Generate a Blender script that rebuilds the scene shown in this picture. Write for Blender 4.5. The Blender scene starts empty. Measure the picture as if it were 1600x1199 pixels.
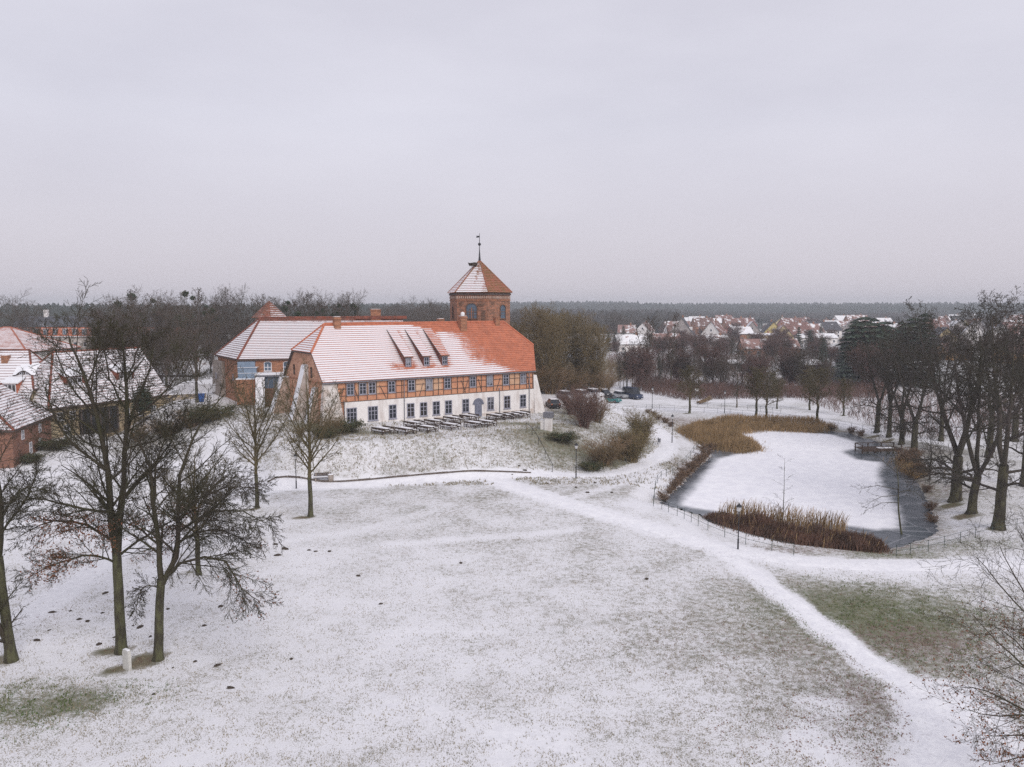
import bpy, math, random
import numpy as np
from mathutils import Vector, noise
from mathutils.bvhtree import BVHTree
R = math.radians
sc = bpy.context.scene
COL = sc.collection
rng = random.Random(7)

# ------------------------------------------------------------------ camera, sky, sun, exposure
FPX, PITCH, CAMZ = 1218.0, R(5.58), 20.0
cam_data = bpy.data.cameras.new('camera')
cam_data.sensor_width = 36.0
cam_data.lens = 36.0 * FPX / 1600.0
cam_data.clip_start = 0.1
cam_data.clip_end = 9000
cam = bpy.data.objects.new('camera', cam_data)
COL.objects.link(cam)
cam.location = (0, 0, CAMZ)
cam.rotation_euler = (R(90) - PITCH, 0, 0)
sc.camera = cam

SUN_EL, SUN_AZ = R(38), R(150)          # azimuth clockwise from +Y: behind the camera, to its right
world = bpy.data.worlds.new('World')
sc.world = world
world.use_nodes = True
wn, wl = world.node_tree.nodes, world.node_tree.links
wn.clear()
wo = wn.new('ShaderNodeOutputWorld')
bg = wn.new('ShaderNodeBackground')
bg.inputs['Strength'].default_value = 0.1
nish = wn.new('ShaderNodeTexSky')
nish.sky_type = 'NISHITA'
nish.sun_disc = False
nish.sun_elevation = SUN_EL
nish.sun_rotation = SUN_AZ
nish.air_density = 1.0
nish.dust_density = 3.0
tc = wn.new('ShaderNodeTexCoord')
mp = wn.new('ShaderNodeMapping')
mp.inputs['Scale'].default_value = (1.0, 1.0, 3.2)
nz = wn.new('ShaderNodeTexNoise')
nz.inputs['Scale'].default_value = 1.7
nz.inputs['Detail'].default_value = 6
nz.inputs['Roughness'].default_value = 0.55
cr = wn.new('ShaderNodeValToRGB')
cr.color_ramp.elements[0].position = 0.3
cr.color_ramp.elements[0].color = (5.5, 5.4, 6.15, 1)
cr.color_ramp.elements[1].position = 0.75
cr.color_ramp.elements[1].color = (6.7, 6.6, 7.35, 1)
sep = wn.new('ShaderNodeSeparateXYZ')
hr = wn.new('ShaderNodeMapRange')
hr.inputs['From Min'].default_value = -0.02
hr.inputs['From Max'].default_value = 0.22
mixh = wn.new('ShaderNodeMix')
mixh.data_type = 'RGBA'
mixh.inputs['A'].default_value = (6.0, 5.55, 6.05, 1)
mixs = wn.new('ShaderNodeMix')
mixs.data_type = 'RGBA'
mixs.inputs['Factor'].default_value = 0.93
wl.new(tc.outputs['Generated'], mp.inputs['Vector'])
wl.new(mp.outputs['Vector'], nz.inputs['Vector'])
wl.new(nz.outputs['Fac'], cr.inputs['Fac'])
wl.new(tc.outputs['Generated'], sep.inputs['Vector'])
wl.new(sep.outputs['Z'], hr.inputs['Value'])
wl.new(hr.outputs['Result'], mixh.inputs['Factor'])
wl.new(cr.outputs['Color'], mixh.inputs['B'])
wl.new(nish.outputs['Color'], mixs.inputs['A'])
wl.new(mixh.outputs['Result'], mixs.inputs['B'])
wl.new(mixs.outputs['Result'], bg.inputs['Color'])
wl.new(bg.outputs['Background'], wo.inputs['Surface'])

sun_data = bpy.data.lights.new('sun', 'SUN')
sun_data.energy = 1.45
sun_data.angle = R(35)
sun_data.color = (1.0, 0.95, 0.9)
sun = bpy.data.objects.new('sun', sun_data)
COL.objects.link(sun)
sd = Vector((math.sin(SUN_AZ) * math.cos(SUN_EL), math.cos(SUN_AZ) * math.cos(SUN_EL), math.sin(SUN_EL)))
sun.rotation_euler = (-sd).to_track_quat('-Z', 'Y').to_euler()
sun.location = sd * 100
sc.view_settings.view_transform = 'Standard'
sc.view_settings.look = 'None'
sc.view_settings.gamma = 1
sc.view_settings.exposure = 0.24
sc.view_settings.use_curve_mapping = False
sc.render.engine = 'CYCLES'
sc.cycles.max_bounces = 6
sc.cycles.volume_bounces = 0
sc.cycles.use_denoising = False
sc.cycles.use_adaptive_sampling = False

# ------------------------------------------------------------------ helpers
def V(*a): return Vector(a)
CP, SP = math.cos(PITCH), math.sin(PITCH)
def ray(px, py):
    dx, dy = (px - 800) / FPX, -(py - 599.5) / FPX
    return Vector((dx, CP + dy * SP, -SP + dy * CP))
def at(px, py, z=0.0):
    d = ray(px, py)
    t = (z - CAMZ) / d.z
    return Vector((d.x * t, d.y * t, z))
def atD(px, py, D):
    d = ray(px, py)
    t = D / d.y
    return Vector((d.x * t, D, CAMZ + d.z * t))

def tag(o, label=None, cat=None, group=None, kind=None):
    if label: o['label'] = label
    if cat: o['category'] = cat
    if group: o['group'] = group
    if kind: o['kind'] = kind
    return o
def empty(name, loc=(0, 0, 0), rz=0.0):
    o = bpy.data.objects.new(name, None)
    o.empty_display_size = 0.3
    COL.objects.link(o)
    o.location = loc
    o.rotation_euler = (0, 0, rz)
    return o
KIDS = {}
def link(name, me, parent=None):
    o = bpy.data.objects.new(name, me)
    COL.objects.link(o)
    if parent is not None:
        o.parent = parent
        KIDS.setdefault(parent.name, []).append(o)
    return o
def copy_tree(o, parent=None):
    c = o.copy()
    COL.objects.link(c)
    if parent is not None:
        c.parent = parent
        KIDS.setdefault(parent.name, []).append(c)
    for ch in list(KIDS.get(o.name, ())):
        copy_tree(ch, c)
    return c

def np_mesh(name, verts, faces, mats, fmat=None, smooth=False, attrs=None):
    """verts (N,3), faces (M,k) all of k corners"""
    verts = np.asarray(verts, dtype=np.float32).reshape(-1, 3)
    faces = np.asarray(faces, dtype=np.int32)
    k = faces.shape[1]
    me = bpy.data.meshes.new(name)
    me.vertices.add(len(verts))
    me.vertices.foreach_set('co', verts.ravel())
    me.loops.add(faces.size)
    me.loops.foreach_set('vertex_index', faces.ravel())
    me.polygons.add(len(faces))
    me.polygons.foreach_set('loop_start', np.arange(0, faces.size, k, dtype=np.int32))
    for m in mats: me.materials.append(m)
    if fmat is not None: me.polygons.foreach_set('material_index', np.asarray(fmat, dtype=np.int32))
    if smooth: me.polygons.foreach_set('use_smooth', np.ones(len(faces), dtype=bool))
    me.update(calc_edges=True)
    for an, av in (attrs or {}).items():
        a = me.attributes.new(an, 'FLOAT', 'POINT')
        a.data.foreach_set('value', np.asarray(av, dtype=np.float32))
    return me

class MB:
    def __init__(s): s.v, s.f, s.m, s.a, s.row = [], [], [], [], {}
    def vert(s, p, a=0.0):
        s.v.append(tuple(p)); s.a.append(a)
        return len(s.v) - 1
    def face(s, pts, m=0, a=None, r=None):
        b = len(s.v)
        for i, p in enumerate(pts):
            s.vert(p, a[i] if a else 0.0)
            if r: s.row[len(s.v) - 1] = r[i]
        s.f.append(tuple(range(b, b + len(pts)))); s.m.append(m)
    def hexa(s, p, m=0):
        """p: 8 points, bottom loop ccw 0-3, top loop 4-7"""
        b = len(s.v)
        for q in p: s.vert(q)
        for f in ((3, 2, 1, 0), (4, 5, 6, 7), (0, 1, 5, 4), (1, 2, 6, 5), (2, 3, 7, 6), (3, 0, 4, 7)):
            s.f.append(tuple(b + i for i in f)); s.m.append(m)
    def box(s, c, sx, sy, sz, u=Vector((1, 0, 0)), v=Vector((0, 1, 0)), w=Vector((0, 0, 1)), m=0):
        c = Vector(c); a, b_, d = u * (sx / 2), v * (sy / 2), w * (sz / 2)
        s.hexa([c - a - b_ - d, c + a - b_ - d, c + a + b_ - d, c - a + b_ - d,
                c - a - b_ + d, c + a - b_ + d, c + a + b_ + d, c - a + b_ + d], m)
    def bar(s, p, q, wd, th, up=Vector((0, 0, 1)), m=0):
        p, q = Vector(p), Vector(q)
        w = (q - p); L = w.length; w.normalize()
        u = up.cross(w)
        if u.length < 1e-4: u = Vector((1, 0, 0))
        u.normalize(); v = w.cross(u)
        s.box((p + q) / 2, wd, th, L, u, v, w, m)
    def prism(s, poly, vec, m=0, cap=None):
        """extrude a planar polygon along vec"""
        vec = Vector(vec); n = len(poly); b = len(s.v)
        for q in poly: s.vert(q)
        for q in poly: s.vert(Vector(q) + vec)
        s.f.append(tuple(b + i for i in reversed(range(n)))); s.m.append(m)
        s.f.append(tuple(b + n + i for i in range(n))); s.m.append(m if cap is None else cap)
        for i in range(n):
            j = (i + 1) % n
            s.f.append((b + i, b + j, b + n + j, b + n + i)); s.m.append(m)
    def tube(s, pts, rad, n=6, m=0, cap=True):
        pts = [Vector(p) for p in pts]
        if not isinstance(rad, (list, tuple)): rad = [rad] * len(pts)
        rings = []
        ref = None
        for i, p in enumerate(pts):
            t = (pts[min(i + 1, len(pts) - 1)] - pts[max(i - 1, 0)]).normalized()
            if ref is None: ref = t.orthogonal().normalized()
            u = (ref - t * ref.dot(t)).normalized(); w = t.cross(u); ref = u
            rings.append([s.vert(p + (u * math.cos(2 * math.pi * k / n) + w * math.sin(2 * math.pi * k / n)) * rad[i]) for k in range(n)])
        for a, b in zip(rings, rings[1:]):
            for k in range(n):
                s.f.append((a[k], a[(k + 1) % n], b[(k + 1) % n], b[k])); s.m.append(m)
        if cap:
            s.f.append(tuple(reversed(rings[0]))); s.m.append(m)
            s.f.append(tuple(rings[-1])); s.m.append(m)
    def ball(s, c, r, n=8, k=6, m=0, sz=1.0):
        c = Vector(c)
        s.tube([c + Vector((0, 0, -math.cos(math.pi * i / k) * r * sz)) for i in range(k + 1)],
               [max(1e-3, math.sin(math.pi * i / k) * r) for i in range(k + 1)], n, m)
    def mesh(s, name, mats, smooth=False, attr=None):
        me = bpy.data.meshes.new(name)
        me.from_pydata(s.v, [], s.f)
        for m in (mats if isinstance(mats, (list, tuple)) else [mats]): me.materials.append(m)
        me.polygons.foreach_set('material_index', s.m)
        if smooth: me.polygons.foreach_set('use_smooth', [True] * len(s.f))
        if attr:
            a = me.attributes.new(attr, 'FLOAT', 'POINT')
            a.data.foreach_set('value', s.a)
            if s.row:
                a = me.attributes.new('row', 'FLOAT', 'POINT')
                a.data.foreach_set('value', [s.row.get(i, 0.0) for i in range(len(s.v))])
        me.update()
        return me
    def build(s, name, mats, parent=None, smooth=False, attr=None):
        return link(name, s.mesh(name, mats, smooth, attr), parent)

# ------------------------------------------------------------------ materials
def nodes_of(name):
    m = bpy.data.materials.new(name)
    m.use_nodes = True
    nt = m.node_tree
    return m, nt, nt.nodes['Principled BSDF']
def N(nt, t, **kw):
    n = nt.nodes.new(t)
    for k, v in kw.items():
        if k in n.inputs: n.inputs[k].default_value = v
        else: setattr(n, k, v)
    return n
def rgb(c): return (c[0], c[1], c[2], 1)
def coords(nt, stretch=(1, 1, 1)):
    t = N(nt, 'ShaderNodeTexCoord'); mpn = N(nt, 'ShaderNodeMapping')
    mpn.inputs['Scale'].default_value = stretch
    nt.links.new(t.outputs['Object'], mpn.inputs['Vector'])
    return mpn.outputs['Vector']
def tex(nt, vec, scale, detail=4, rough=.55):
    n = N(nt, 'ShaderNodeTexNoise', Scale=scale, Detail=detail, Roughness=rough)
    nt.links.new(vec, n.inputs['Vector'])
    return n.outputs['Fac']
def mrange(nt, val, a, b, c=0.0, d=1.0, smooth=True):
    n = N(nt, 'ShaderNodeMapRange')
    n.interpolation_type = 'SMOOTHSTEP' if smooth else 'LINEAR'
    for k, x in zip(('From Min', 'From Max', 'To Min', 'To Max'), (a, b, c, d)): n.inputs[k].default_value = x
    nt.links.new(val, n.inputs['Value'])
    return n.outputs['Result']
def mixc(nt, fac, a, b):
    n = N(nt, 'ShaderNodeMix'); n.data_type = 'RGBA'
    for sock, x in (('Factor', fac), ('A', a), ('B', b)):
        if isinstance(x, (tuple, list)): n.inputs[sock].default_value = rgb(x)
        elif isinstance(x, (int, float)): n.inputs[sock].default_value = x
        else: nt.links.new(x, n.inputs[sock])
    return n.outputs['Result']
def math_(nt, op, a, b=0.0):
    n = N(nt, 'ShaderNodeMath'); n.operation = op
    for i, x in enumerate((a, b)):
        if isinstance(x, (int, float)): n.inputs[i].default_value = x
        else: nt.links.new(x, n.inputs[i])
    return n.outputs[0]
def attr(nt, name):
    n = N(nt, 'ShaderNodeAttribute'); n.attribute_name = name
    return n.outputs['Fac']
def bump(nt, bsdf, h, strength=.3, dist=.05):
    b = N(nt, 'ShaderNodeBump', Strength=strength, Distance=dist)
    nt.links.new(h, b.inputs['Height'])
    nt.links.new(b.outputs['Normal'], bsdf.inputs['Normal'])

SNOW = (0.85, 0.85, 0.87)
def mat(name, c1, c2=None, scale=3.0, rough=.85, bmp=0.0, stretch=(1, 1, 1), spec=.3, lo=.35, hi=.65, snow=0.0, metal=0.0, detail=5):
    m, nt, b = nodes_of(name)
    b.inputs['Roughness'].default_value = rough
    b.inputs['Specular IOR Level'].default_value = spec
    b.inputs['Metallic'].default_value = metal
    c2 = c2 or tuple(x * .75 for x in c1)
    v = coords(nt, stretch)
    t = tex(nt, v, scale, detail)
    col = mixc(nt, mrange(nt, t, lo, hi), c1, c2)
    if snow > 0:                       # snow lying on the faces that look up
        g = N(nt, 'ShaderNodeNewGeometry'); s = N(nt, 'ShaderNodeSeparateXYZ')
        nt.links.new(g.outputs['Normal'], s.inputs['Vector'])
        up = mrange(nt, s.outputs['Z'], .25, .5)
        big = tex(nt, v, .35, 5, .6)
        k = math_(nt, 'MULTIPLY', up, mrange(nt, big, .72 - snow * .5, .86 - snow * .5))
        col = mixc(nt, k, col, SNOW)
    nt.links.new(col, b.inputs['Base Color'])
    if bmp: bump(nt, b, t, bmp, .03)
    return m

M = {}
M['snow'] = mat('snow', SNOW, (.74, .75, .79), 6, .75, .25)
def path_material():
    m, nt, b = nodes_of('path_snow')
    b.inputs['Roughness'].default_value = .8
    v = coords(nt)
    a, c, e = tex(nt, v, 1.1, 5, .65), tex(nt, v, 5.5, 4, .7), tex(nt, v, .35, 3, .5)
    k = math_(nt, 'ADD', math_(nt, 'MULTIPLY', a, .5), math_(nt, 'MULTIPLY', c, .5))
    col = mixc(nt, mrange(nt, k, .40, .62), (.87, .87, .89), (.74, .74, .78))
    gritty = math_(nt, 'MULTIPLY', mrange(nt, c, .56, .70), mrange(nt, e, .45, .62))
    col = mixc(nt, math_(nt, 'MULTIPLY', gritty, .55), col, (.40, .36, .32))
    nt.links.new(col, b.inputs['Base Color'])
    bump(nt, b, k, .5, .08)
    return m
M['path_snow'] = path_material()
M['bark'] = mat('bark', (.045, .038, .028), (.10, .10, .052), 3.5, .95, .9, (1, 1, .35), detail=8)
M['bark_dark'] = mat('bark_dark', (.036, .03, .025), (.085, .078, .045), 3.0, .95, .9, (1, 1, .35), detail=8)
M['twig'] = mat('twig', (.058, .046, .034), (.055, .052, .027), .6, .95)
M['twig_dark'] = mat('twig_dark', (.066, .053, .046), (.055, .05, .034), .4, .95)
M['twig_brown'] = mat('twig_brown', (.23, .155, .09), (.17, .125, .065), .5, .95)
M['twig_red'] = mat('twig_red', (.17, .10, .085), (.13, .08, .065), .5, .95)
M['twig_olive'] = mat('twig_olive', (.22, .165, .085), (.17, .13, .065), .5, .95)
M['twig_young'] = mat('twig_young', (.13, .10, .05), (.09, .075, .035), .5, .95)
M['twig_belt'] = mat('twig_belt', (.115, .085, .07), (.085, .072, .05), .4, .95)
M['trunk_pale'] = mat('trunk_pale', (.16, .13, .085), (.10, .085, .06), 1.2, .95)
M['dead_leaf'] = mat('dead_leaf', (.22, .085, .04), (.14, .06, .03), 9, .8)
M['litter'] = mat('litter', (.14, .085, .06), (.20, .13, .085), 20, .9)
M['conifer'] = mat('conifer', (.035, .058, .042), (.055, .075, .045), 1.5, .9)
M['forest'] = mat('forest', (.03, .042, .032), (.05, .05, .04), .02, .95)
M['forest_bare'] = mat('forest_bare', (.06, .05, .045), (.045, .045, .04), .03, .95)
M['mistletoe'] = mat('mistletoe', (.05, .07, .025), (.035, .05, .02), 3, .9)
M['evergreen_low'] = mat('evergreen_low', (.05, .065, .03), (.075, .07, .035), 1.2, .9)
M['olive_leaf'] = mat('olive_leaf', (.17, .15, .06), (.12, .11, .045), 2, .9)
M['reed'] = mat('reed', (.40, .27, .14), (.25, .17, .085), .45, .9)
M['reed_red'] = mat('reed_red', (.17, .095, .068), (.10, .064, .048), .5, .9)
M['sedge'] = mat('sedge', (.24, .165, .11), (.15, .10, .07), 3, .9)
M['white_wall'] = mat('white_wall', (.81, .78, .76), (.60, .54, .51), 1.0, .9, .1, (1, 1, .3), lo=.45, hi=.75, detail=8)
M['pier_wall'] = mat('pier_wall', (.70, .66, .63), (.50, .42, .37), .9, .9, .2)
M['infill'] = mat('infill', (.62, .31, .18), (.54, .25, .15), 1.0, .9, .1)
M['infill_pale'] = mat('infill_pale', (.64, .42, .28), (.54, .32, .20), 1.0, .9, .1)
M['brick'] = mat('brick', (.40, .19, .11), (.24, .12, .075), 1.3, .9, .3, (1, 1, 3))
M['brick_farm'] = mat('brick_farm', (.27, .135, .09), (.18, .095, .07), 1.4, .9, .3, (1, 1, 3), detail=8)
M['brick_dark'] = mat('brick_dark', (.20, .11, .07), (.12, .075, .055), 1.8, .9, .3, (1, 1, 3))
M['brick_tower'] = mat('brick_tower', (.39, .185, .115), (.20, .115, .08), 1.5, .9, .3, (1, 1, 2.2), detail=8)
M['brick_orange'] = mat('brick_orange', (.58, .33, .22), (.44, .23, .15), 1.0, .9, .2, (1, 1, 2))
M['stone'] = mat('stone', (.38, .33, .29), (.24, .2, .17), 1.7, .9, .4)
M['plaster_grey'] = mat('plaster_grey', (.60, .56, .53), (.42, .36, .32), .9, .9, .3)
M['plaster_rose'] = mat('plaster_rose', (.50, .40, .34), (.38, .27, .21), .9, .9, .3)
M['cream'] = mat('cream', (.40, .33, .21), (.27, .21, .14), .8, .9, .2)
M['timber'] = mat('timber', (.11, .085, .075), (.07, .055, .05), 3, .9)
M['wood_dark'] = mat('wood_dark', (.06, .042, .035), (.09, .06, .045), 3, .85)
M['wood_grey'] = mat('wood_grey', (.16, .13, .11), (.10, .08, .07), 3, .9)
M['frame'] = mat('frame', (.34, .34, .40), (.28, .28, .34), 2, .6)
M['frame_white'] = mat('frame_white', (.70, .70, .72), (.6, .6, .64), 2, .6)
M['door_grey'] = mat('door_grey', (.20, .21, .27), (.15, .16, .21), 2, .7)
M['tile'] = mat('tile', (.55, .185, .10), (.42, .14, .08), 2.2, .8, detail=8)
M['tile_dark'] = mat('tile_dark', (.26, .085, .055), (.14, .06, .045), 1.2, .85)
M['tile_pale'] = mat('tile_pale', (.46, .17, .11), (.34, .13, .09), 1.2, .85)
M['tile_moss'] = mat('tile_moss', (.33, .12, .075), (.20, .11, .05), .9, .85)
M['metal_dark'] = mat('metal_dark', (.05, .05, .055), (.035, .035, .04), 4, .5, metal=.4)
M['metal_grey'] = mat('metal_grey', (.24, .24, .27), (.18, .18, .2), 4, .5, metal=.3)
M['metal_green'] = mat('metal_green', (.045, .07, .06), (.035, .05, .045), 4, .5)
M['cladding'] = mat('cladding', (.22, .29, .38), (.17, .23, .31), .8, .35, spec=.5)
M['glass'] = mat('glass', (.02, .023, .03), (.03, .035, .045), 1, .12, spec=.5)
M['glass_blue'] = mat('glass_blue', (.10, .14, .19), (.07, .10, .14), .7, .15, spec=.5)
M['glass_grey'] = mat('glass_grey', (.07, .08, .10), (.03, .035, .045), 1.2, .1, spec=.5)
M['glass_warm'] = mat('glass_warm', (.045, .035, .03), (.02, .02, .022), 1.2, .12, spec=.5)
M['glass_curtain'] = mat('glass_curtain', (.26, .26, .28), (.06, .06, .07), .9, .15, spec=.5, lo=.45, hi=.55)
M['lamp_glass'] = mat('lamp_glass', (.55, .55, .55), (.5, .5, .5), 1, .2, spec=.5)
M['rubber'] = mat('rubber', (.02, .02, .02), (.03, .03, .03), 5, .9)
M['sign_white'] = mat('sign_white', (.8, .8, .8), (.74, .74, .74), 2, .6)
M['bin_blue'] = mat('bin_blue', (.03, .09, .28), (.025, .07, .22), 2, .5)
M['soil'] = mat('soil', (.05, .038, .03), (.08, .06, .045), 8, .95, .5)
M['nest'] = mat('nest', (.10, .08, .06), (.06, .05, .04), 6, .95, .6)
M['slate'] = mat('slate', (.10, .105, .12), (.07, .075, .09), .8, .8, snow=.25)

def tile_snow(name, c1, c2):
    """tiles with snow lying on them where the 'snow' attribute says so"""
    m, nt, b = nodes_of(name)
    b.inputs['Roughness'].default_value = .8
    b.inputs['Specular IOR Level'].default_value = .3
    v = coords(nt)
    t = tex(nt, v, 1.4, 5)
    tile = mixc(nt, mrange(nt, t, .35, .65), c1, c2)
    tile = mixc(nt, mrange(nt, tex(nt, v, .45, 6, .7), 0.45, .7, 0, .35), tile, tuple(x * .55 for x in c2))
    tile = mixc(nt, mrange(nt, tex(nt, v, 9.0, 3, .7), .5, .75, 0, .35), tile, (.62, .42, .33))
    fine = tex(nt, v, 5.0, 5, .65)
    fine2 = tex(nt, v, 1.0, 3, .6)
    n = math_(nt, 'ADD', math_(nt, 'MULTIPLY', fine, .6), math_(nt, 'MULTIPLY', fine2, .4))
    k = math_(nt, 'ADD', attr(nt, 'snow'), math_(nt, 'MULTIPLY', math_(nt, 'SUBTRACT', n, .5), 1.7))
    k = math_(nt, 'ADD', k, math_(nt, 'MULTIPLY', math_(nt, 'SUBTRACT', attr(nt, 'row'), .5), .55))
    col = mixc(nt, mrange(nt, k, .25, .75), tile, mixc(nt, fine, SNOW, (.70, .68, .72)))
    nt.links.new(col, b.inputs['Base Color'])
    return m
M['tile_snow'] = tile_snow('tile_snow', (.55, .185, .10), (.41, .14, .08))
M['tile_dark_snow'] = tile_snow('tile_dark_snow', (.24, .08, .05), (.13, .06, .045))
M['tile_pale_snow'] = tile_snow('tile_pale_snow', (.44, .20, .15), (.34, .15, .11))
M['tile_moss_snow'] = tile_snow('tile_moss_snow', (.34, .12, .075), (.22, .12, .05))

def ground_material():
    m, nt, b = nodes_of('ground')
    b.inputs['Roughness'].default_value = .9
    b.inputs['Specular IOR Level'].default_value = .2
    v = coords(nt)
    n1, n2, n3 = tex(nt, v, 13.0, 5, .78), tex(nt, v, 2.3, 4, .62), tex(nt, v, .22, 4, .6)
    g1 = tex(nt, v, 3.1, 4, .6); g2 = tex(nt, v, .6, 4, .6)
    s = math_(nt, 'ADD', math_(nt, 'MULTIPLY', n1, .60), math_(nt, 'ADD', math_(nt, 'MULTIPLY', n2, .20), math_(nt, 'MULTIPLY', n3, .20)))
    cov = math_(nt, 'ADD', attr(nt, 'snow'), math_(nt, 'MULTIPLY', math_(nt, 'SUBTRACT', s, .5), 3.3))
    mask = mrange(nt, cov, .26, .66)
    grass = mixc(nt, mrange(nt, g2, .35, .65), (.21, .175, .12), (.15, .14, .085))
    gk = math_(nt, 'MULTIPLY', attr(nt, 'green'), mrange(nt, g1, .36, .58, .35, 1.0))
    grass = mixc(nt, gk, grass, mixc(nt, mrange(nt, g1, .4, .6), (.085, .125, .038), (.13, .145, .062)))
    grass = mixc(nt, mrange(nt, math_(nt, 'ADD', attr(nt, 'litter'), math_(nt, 'MULTIPLY', math_(nt, 'SUBTRACT', g1, .5), 2.0)), .45, .75), grass, (.15, .092, .065))
    grass = mixc(nt, mrange(nt, n1, .3, .7, 0.0, .4), grass, (.09, .08, .06))
    grass = mixc(nt, math_(nt, 'MULTIPLY', mrange(nt, n2, .35, .65, .12, .42), math_(nt, 'MULTIPLY', mrange(nt, attr(nt, 'snow'), -.25, .35), mrange(nt, attr(nt, 'green'), .2, 1.0, 1.0, .35))), grass, SNOW)
    snow = mixc(nt, mrange(nt, n2, .3, .7), (.82, .82, .845), (.72, .72, .75))
    col = mixc(nt, mask, grass, snow)
    nt.links.new(col, b.inputs['Base Color'])
    bump(nt, b, s, .35, .12)
    return m
M['ground'] = ground_material()

def ice_material():
    m, nt, b = nodes_of('pond_ice')
    b.inputs['Specular IOR Level'].default_value = .5
    v = coords(nt)
    n = tex(nt, v, .5, 5, .6); n2 = tex(nt, v, 4.0, 3, .6)
    k = mrange(nt, math_(nt, 'ADD', attr(nt, 'snow'), math_(nt, 'MULTIPLY', math_(nt, 'SUBTRACT', n, .5), .5)), .15, .85)
    ice = mixc(nt, mrange(nt, n, .35, .65), (.06, .075, .09), (.12, .13, .15))
    vo = N(nt, 'ShaderNodeTexVoronoi', Scale=.22); vo.feature = 'DISTANCE_TO_EDGE'; nt.links.new(v, vo.inputs['Vector'])
    ice = mixc(nt, mrange(nt, vo.outputs['Distance'], 0.0, .025, .5, 0.0), ice, (.34, .35, .38))
    snow = mixc(nt, mrange(nt, tex(nt, v, .9, 6, .6), .35, .65), (.89, .89, .92), (.80, .80, .845))
    nt.links.new(mixc(nt, k, ice, snow), b.inputs['Base Color'])
    nt.links.new(mrange(nt, k, 0, 1, .25, .75), b.inputs['Roughness'])
    return m
M['ice'] = ice_material()
def water_material():
    m, nt, b = nodes_of('river_water')
    b.inputs['Base Color'].default_value = (.03, .035, .045, 1)
    b.inputs['Roughness'].default_value = .12
    v = coords(nt, (1, .35, 1))
    bump(nt, b, tex(nt, v, 1.5, 4, .6), .15, .05)
    return m
M['water'] = water_material()

# ------------------------------------------------------------------ terrain
def P2(lst, z): return np.array([[at(x, y, z).x, at(x, y, z).y] for x, y in lst])
def sdf(px, py, poly):
    """signed distance to a polygon, negative inside"""
    d = np.full(px.shape, 1e9); ins = np.zeros(px.shape, bool)
    n = len(poly)
    for i in range(n):
        (ax, ay), (bx, by) = poly[i], poly[(i + 1) % n]
        ex, ey = bx - ax, by - ay
        t = np.clip(((px - ax) * ex + (py - ay) * ey) / (ex * ex + ey * ey + 1e-9), 0, 1)
        d = np.minimum(d, np.hypot(px - ax - t * ex, py - ay - t * ey))
        c = ((ay > py) != (by > py)) & (px < (bx - ax) * (py - ay) / (by - ay + 1e-12) + ax)
        ins ^= c
    return np.where(ins, -d, d)
def pdist(px, py, line):
    d = np.full(px.shape, 1e9)
    for (ax, ay), (bx, by) in zip(line, line[1:]):
        ex, ey = bx - ax, by - ay
        t = np.clip(((px - ax) * ex + (py - ay) * ey) / (ex * ex + ey * ey + 1e-9), 0, 1)
        d = np.minimum(d, np.hypot(px - ax - t * ex, py - ay - t * ey))
    return d
def sstep(a, b, x):
    t = np.clip((x - a) / (b - a), 0, 1)
    return t * t * (3 - 2 * t)

hill_top = np.vstack([P2([(330, 650), (400, 668), (455, 694), (560, 688), (700, 682), (800, 674), (868, 660), (900, 640), (915, 622)], 4.0),
                      [[20, 165], [0, 190], [-70, 180], [-64, 140]]])
hill_toe = np.vstack([P2([(300, 738), (420, 764), (500, 757), (740, 751), (860, 744), (930, 741), (990, 729), (1032, 708), (1040, 692), (1018, 668), (975, 648), (940, 628)], 0.0),
                      [[30, 190], [0, 215], [-80, 205], [-76, 145], [-62, 116]]])
pond = np.vstack([P2([(1032, 786), (1066, 760), (1086, 738), (1112, 712), (1085, 690), (1062, 672), (1095, 664), (1150, 668), (1250, 670), (1320, 676), (1360, 688), (1395, 700),
                      (1400, 722), (1432, 750), (1446, 780), (1456, 812), (1461, 832), (1420, 850), (1370, 862), (1240, 846), (1120, 812), (1060, 794)], -.8)])
pond_snow = np.vstack([P2([(1060, 790), (1078, 769), (1099, 743), (1120, 717), (1158, 708), (1190, 703), (1168, 690), (1150, 676), (1180, 671), (1240, 674), (1300, 679), (1336, 690), (1342, 700),
                           (1316, 706), (1338, 718), (1378, 722), (1372, 745), (1382, 765), (1400, 790), (1408, 818), (1398, 826), (1370, 828), (1330, 822), (1230, 815), (1120, 800)], -.8)])
river = np.vstack([P2([(1205, 604), (1222, 588), (1284, 584), (1290, 563), (1326, 562), (1352, 580), (1460, 585), (1460, 600), (1370, 606), (1300, 610)], -2.0)])

PATHS = {  # pixel polylines on the ground, width in metres
    'wide': ([(380, 764), (430, 761), (500, 759), (620, 755), (740, 749), (800, 746), (860, 745), (925, 745), (985, 735), (1030, 714), (1042, 702), (1040, 690), (1022, 672), (990, 655), (962, 641), (950, 630)], 2.3),
    'diag': ([(762, 749), (800, 762), (850, 778), (900, 793), (960, 810), (1030, 828), (1100, 850), (1180, 868), (1260, 880), (1350, 887), (1450, 887), (1545, 884), (1640, 880)], 2.6),
    'branch': ([(1105, 853), (1150, 878), (1230, 938), (1300, 992), (1370, 1043), (1430, 1082), (1490, 1112), (1545, 1150), (1640, 1205)], 1.6),
    'south': ([(1470, 1098), (1500, 1150), (1500, 1199), (1490, 1260)], 4.2),
    'far': ([(945, 634), (1010, 638), (1100, 640), (1180, 646), (1260, 654), (1330, 664), (1390, 676), (1500, 696)], 2.6),
    'left': ([(420, 765), (350, 742), (270, 728), (150, 730), (60, 748), (-40, 770)], 2.2),
}
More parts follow.
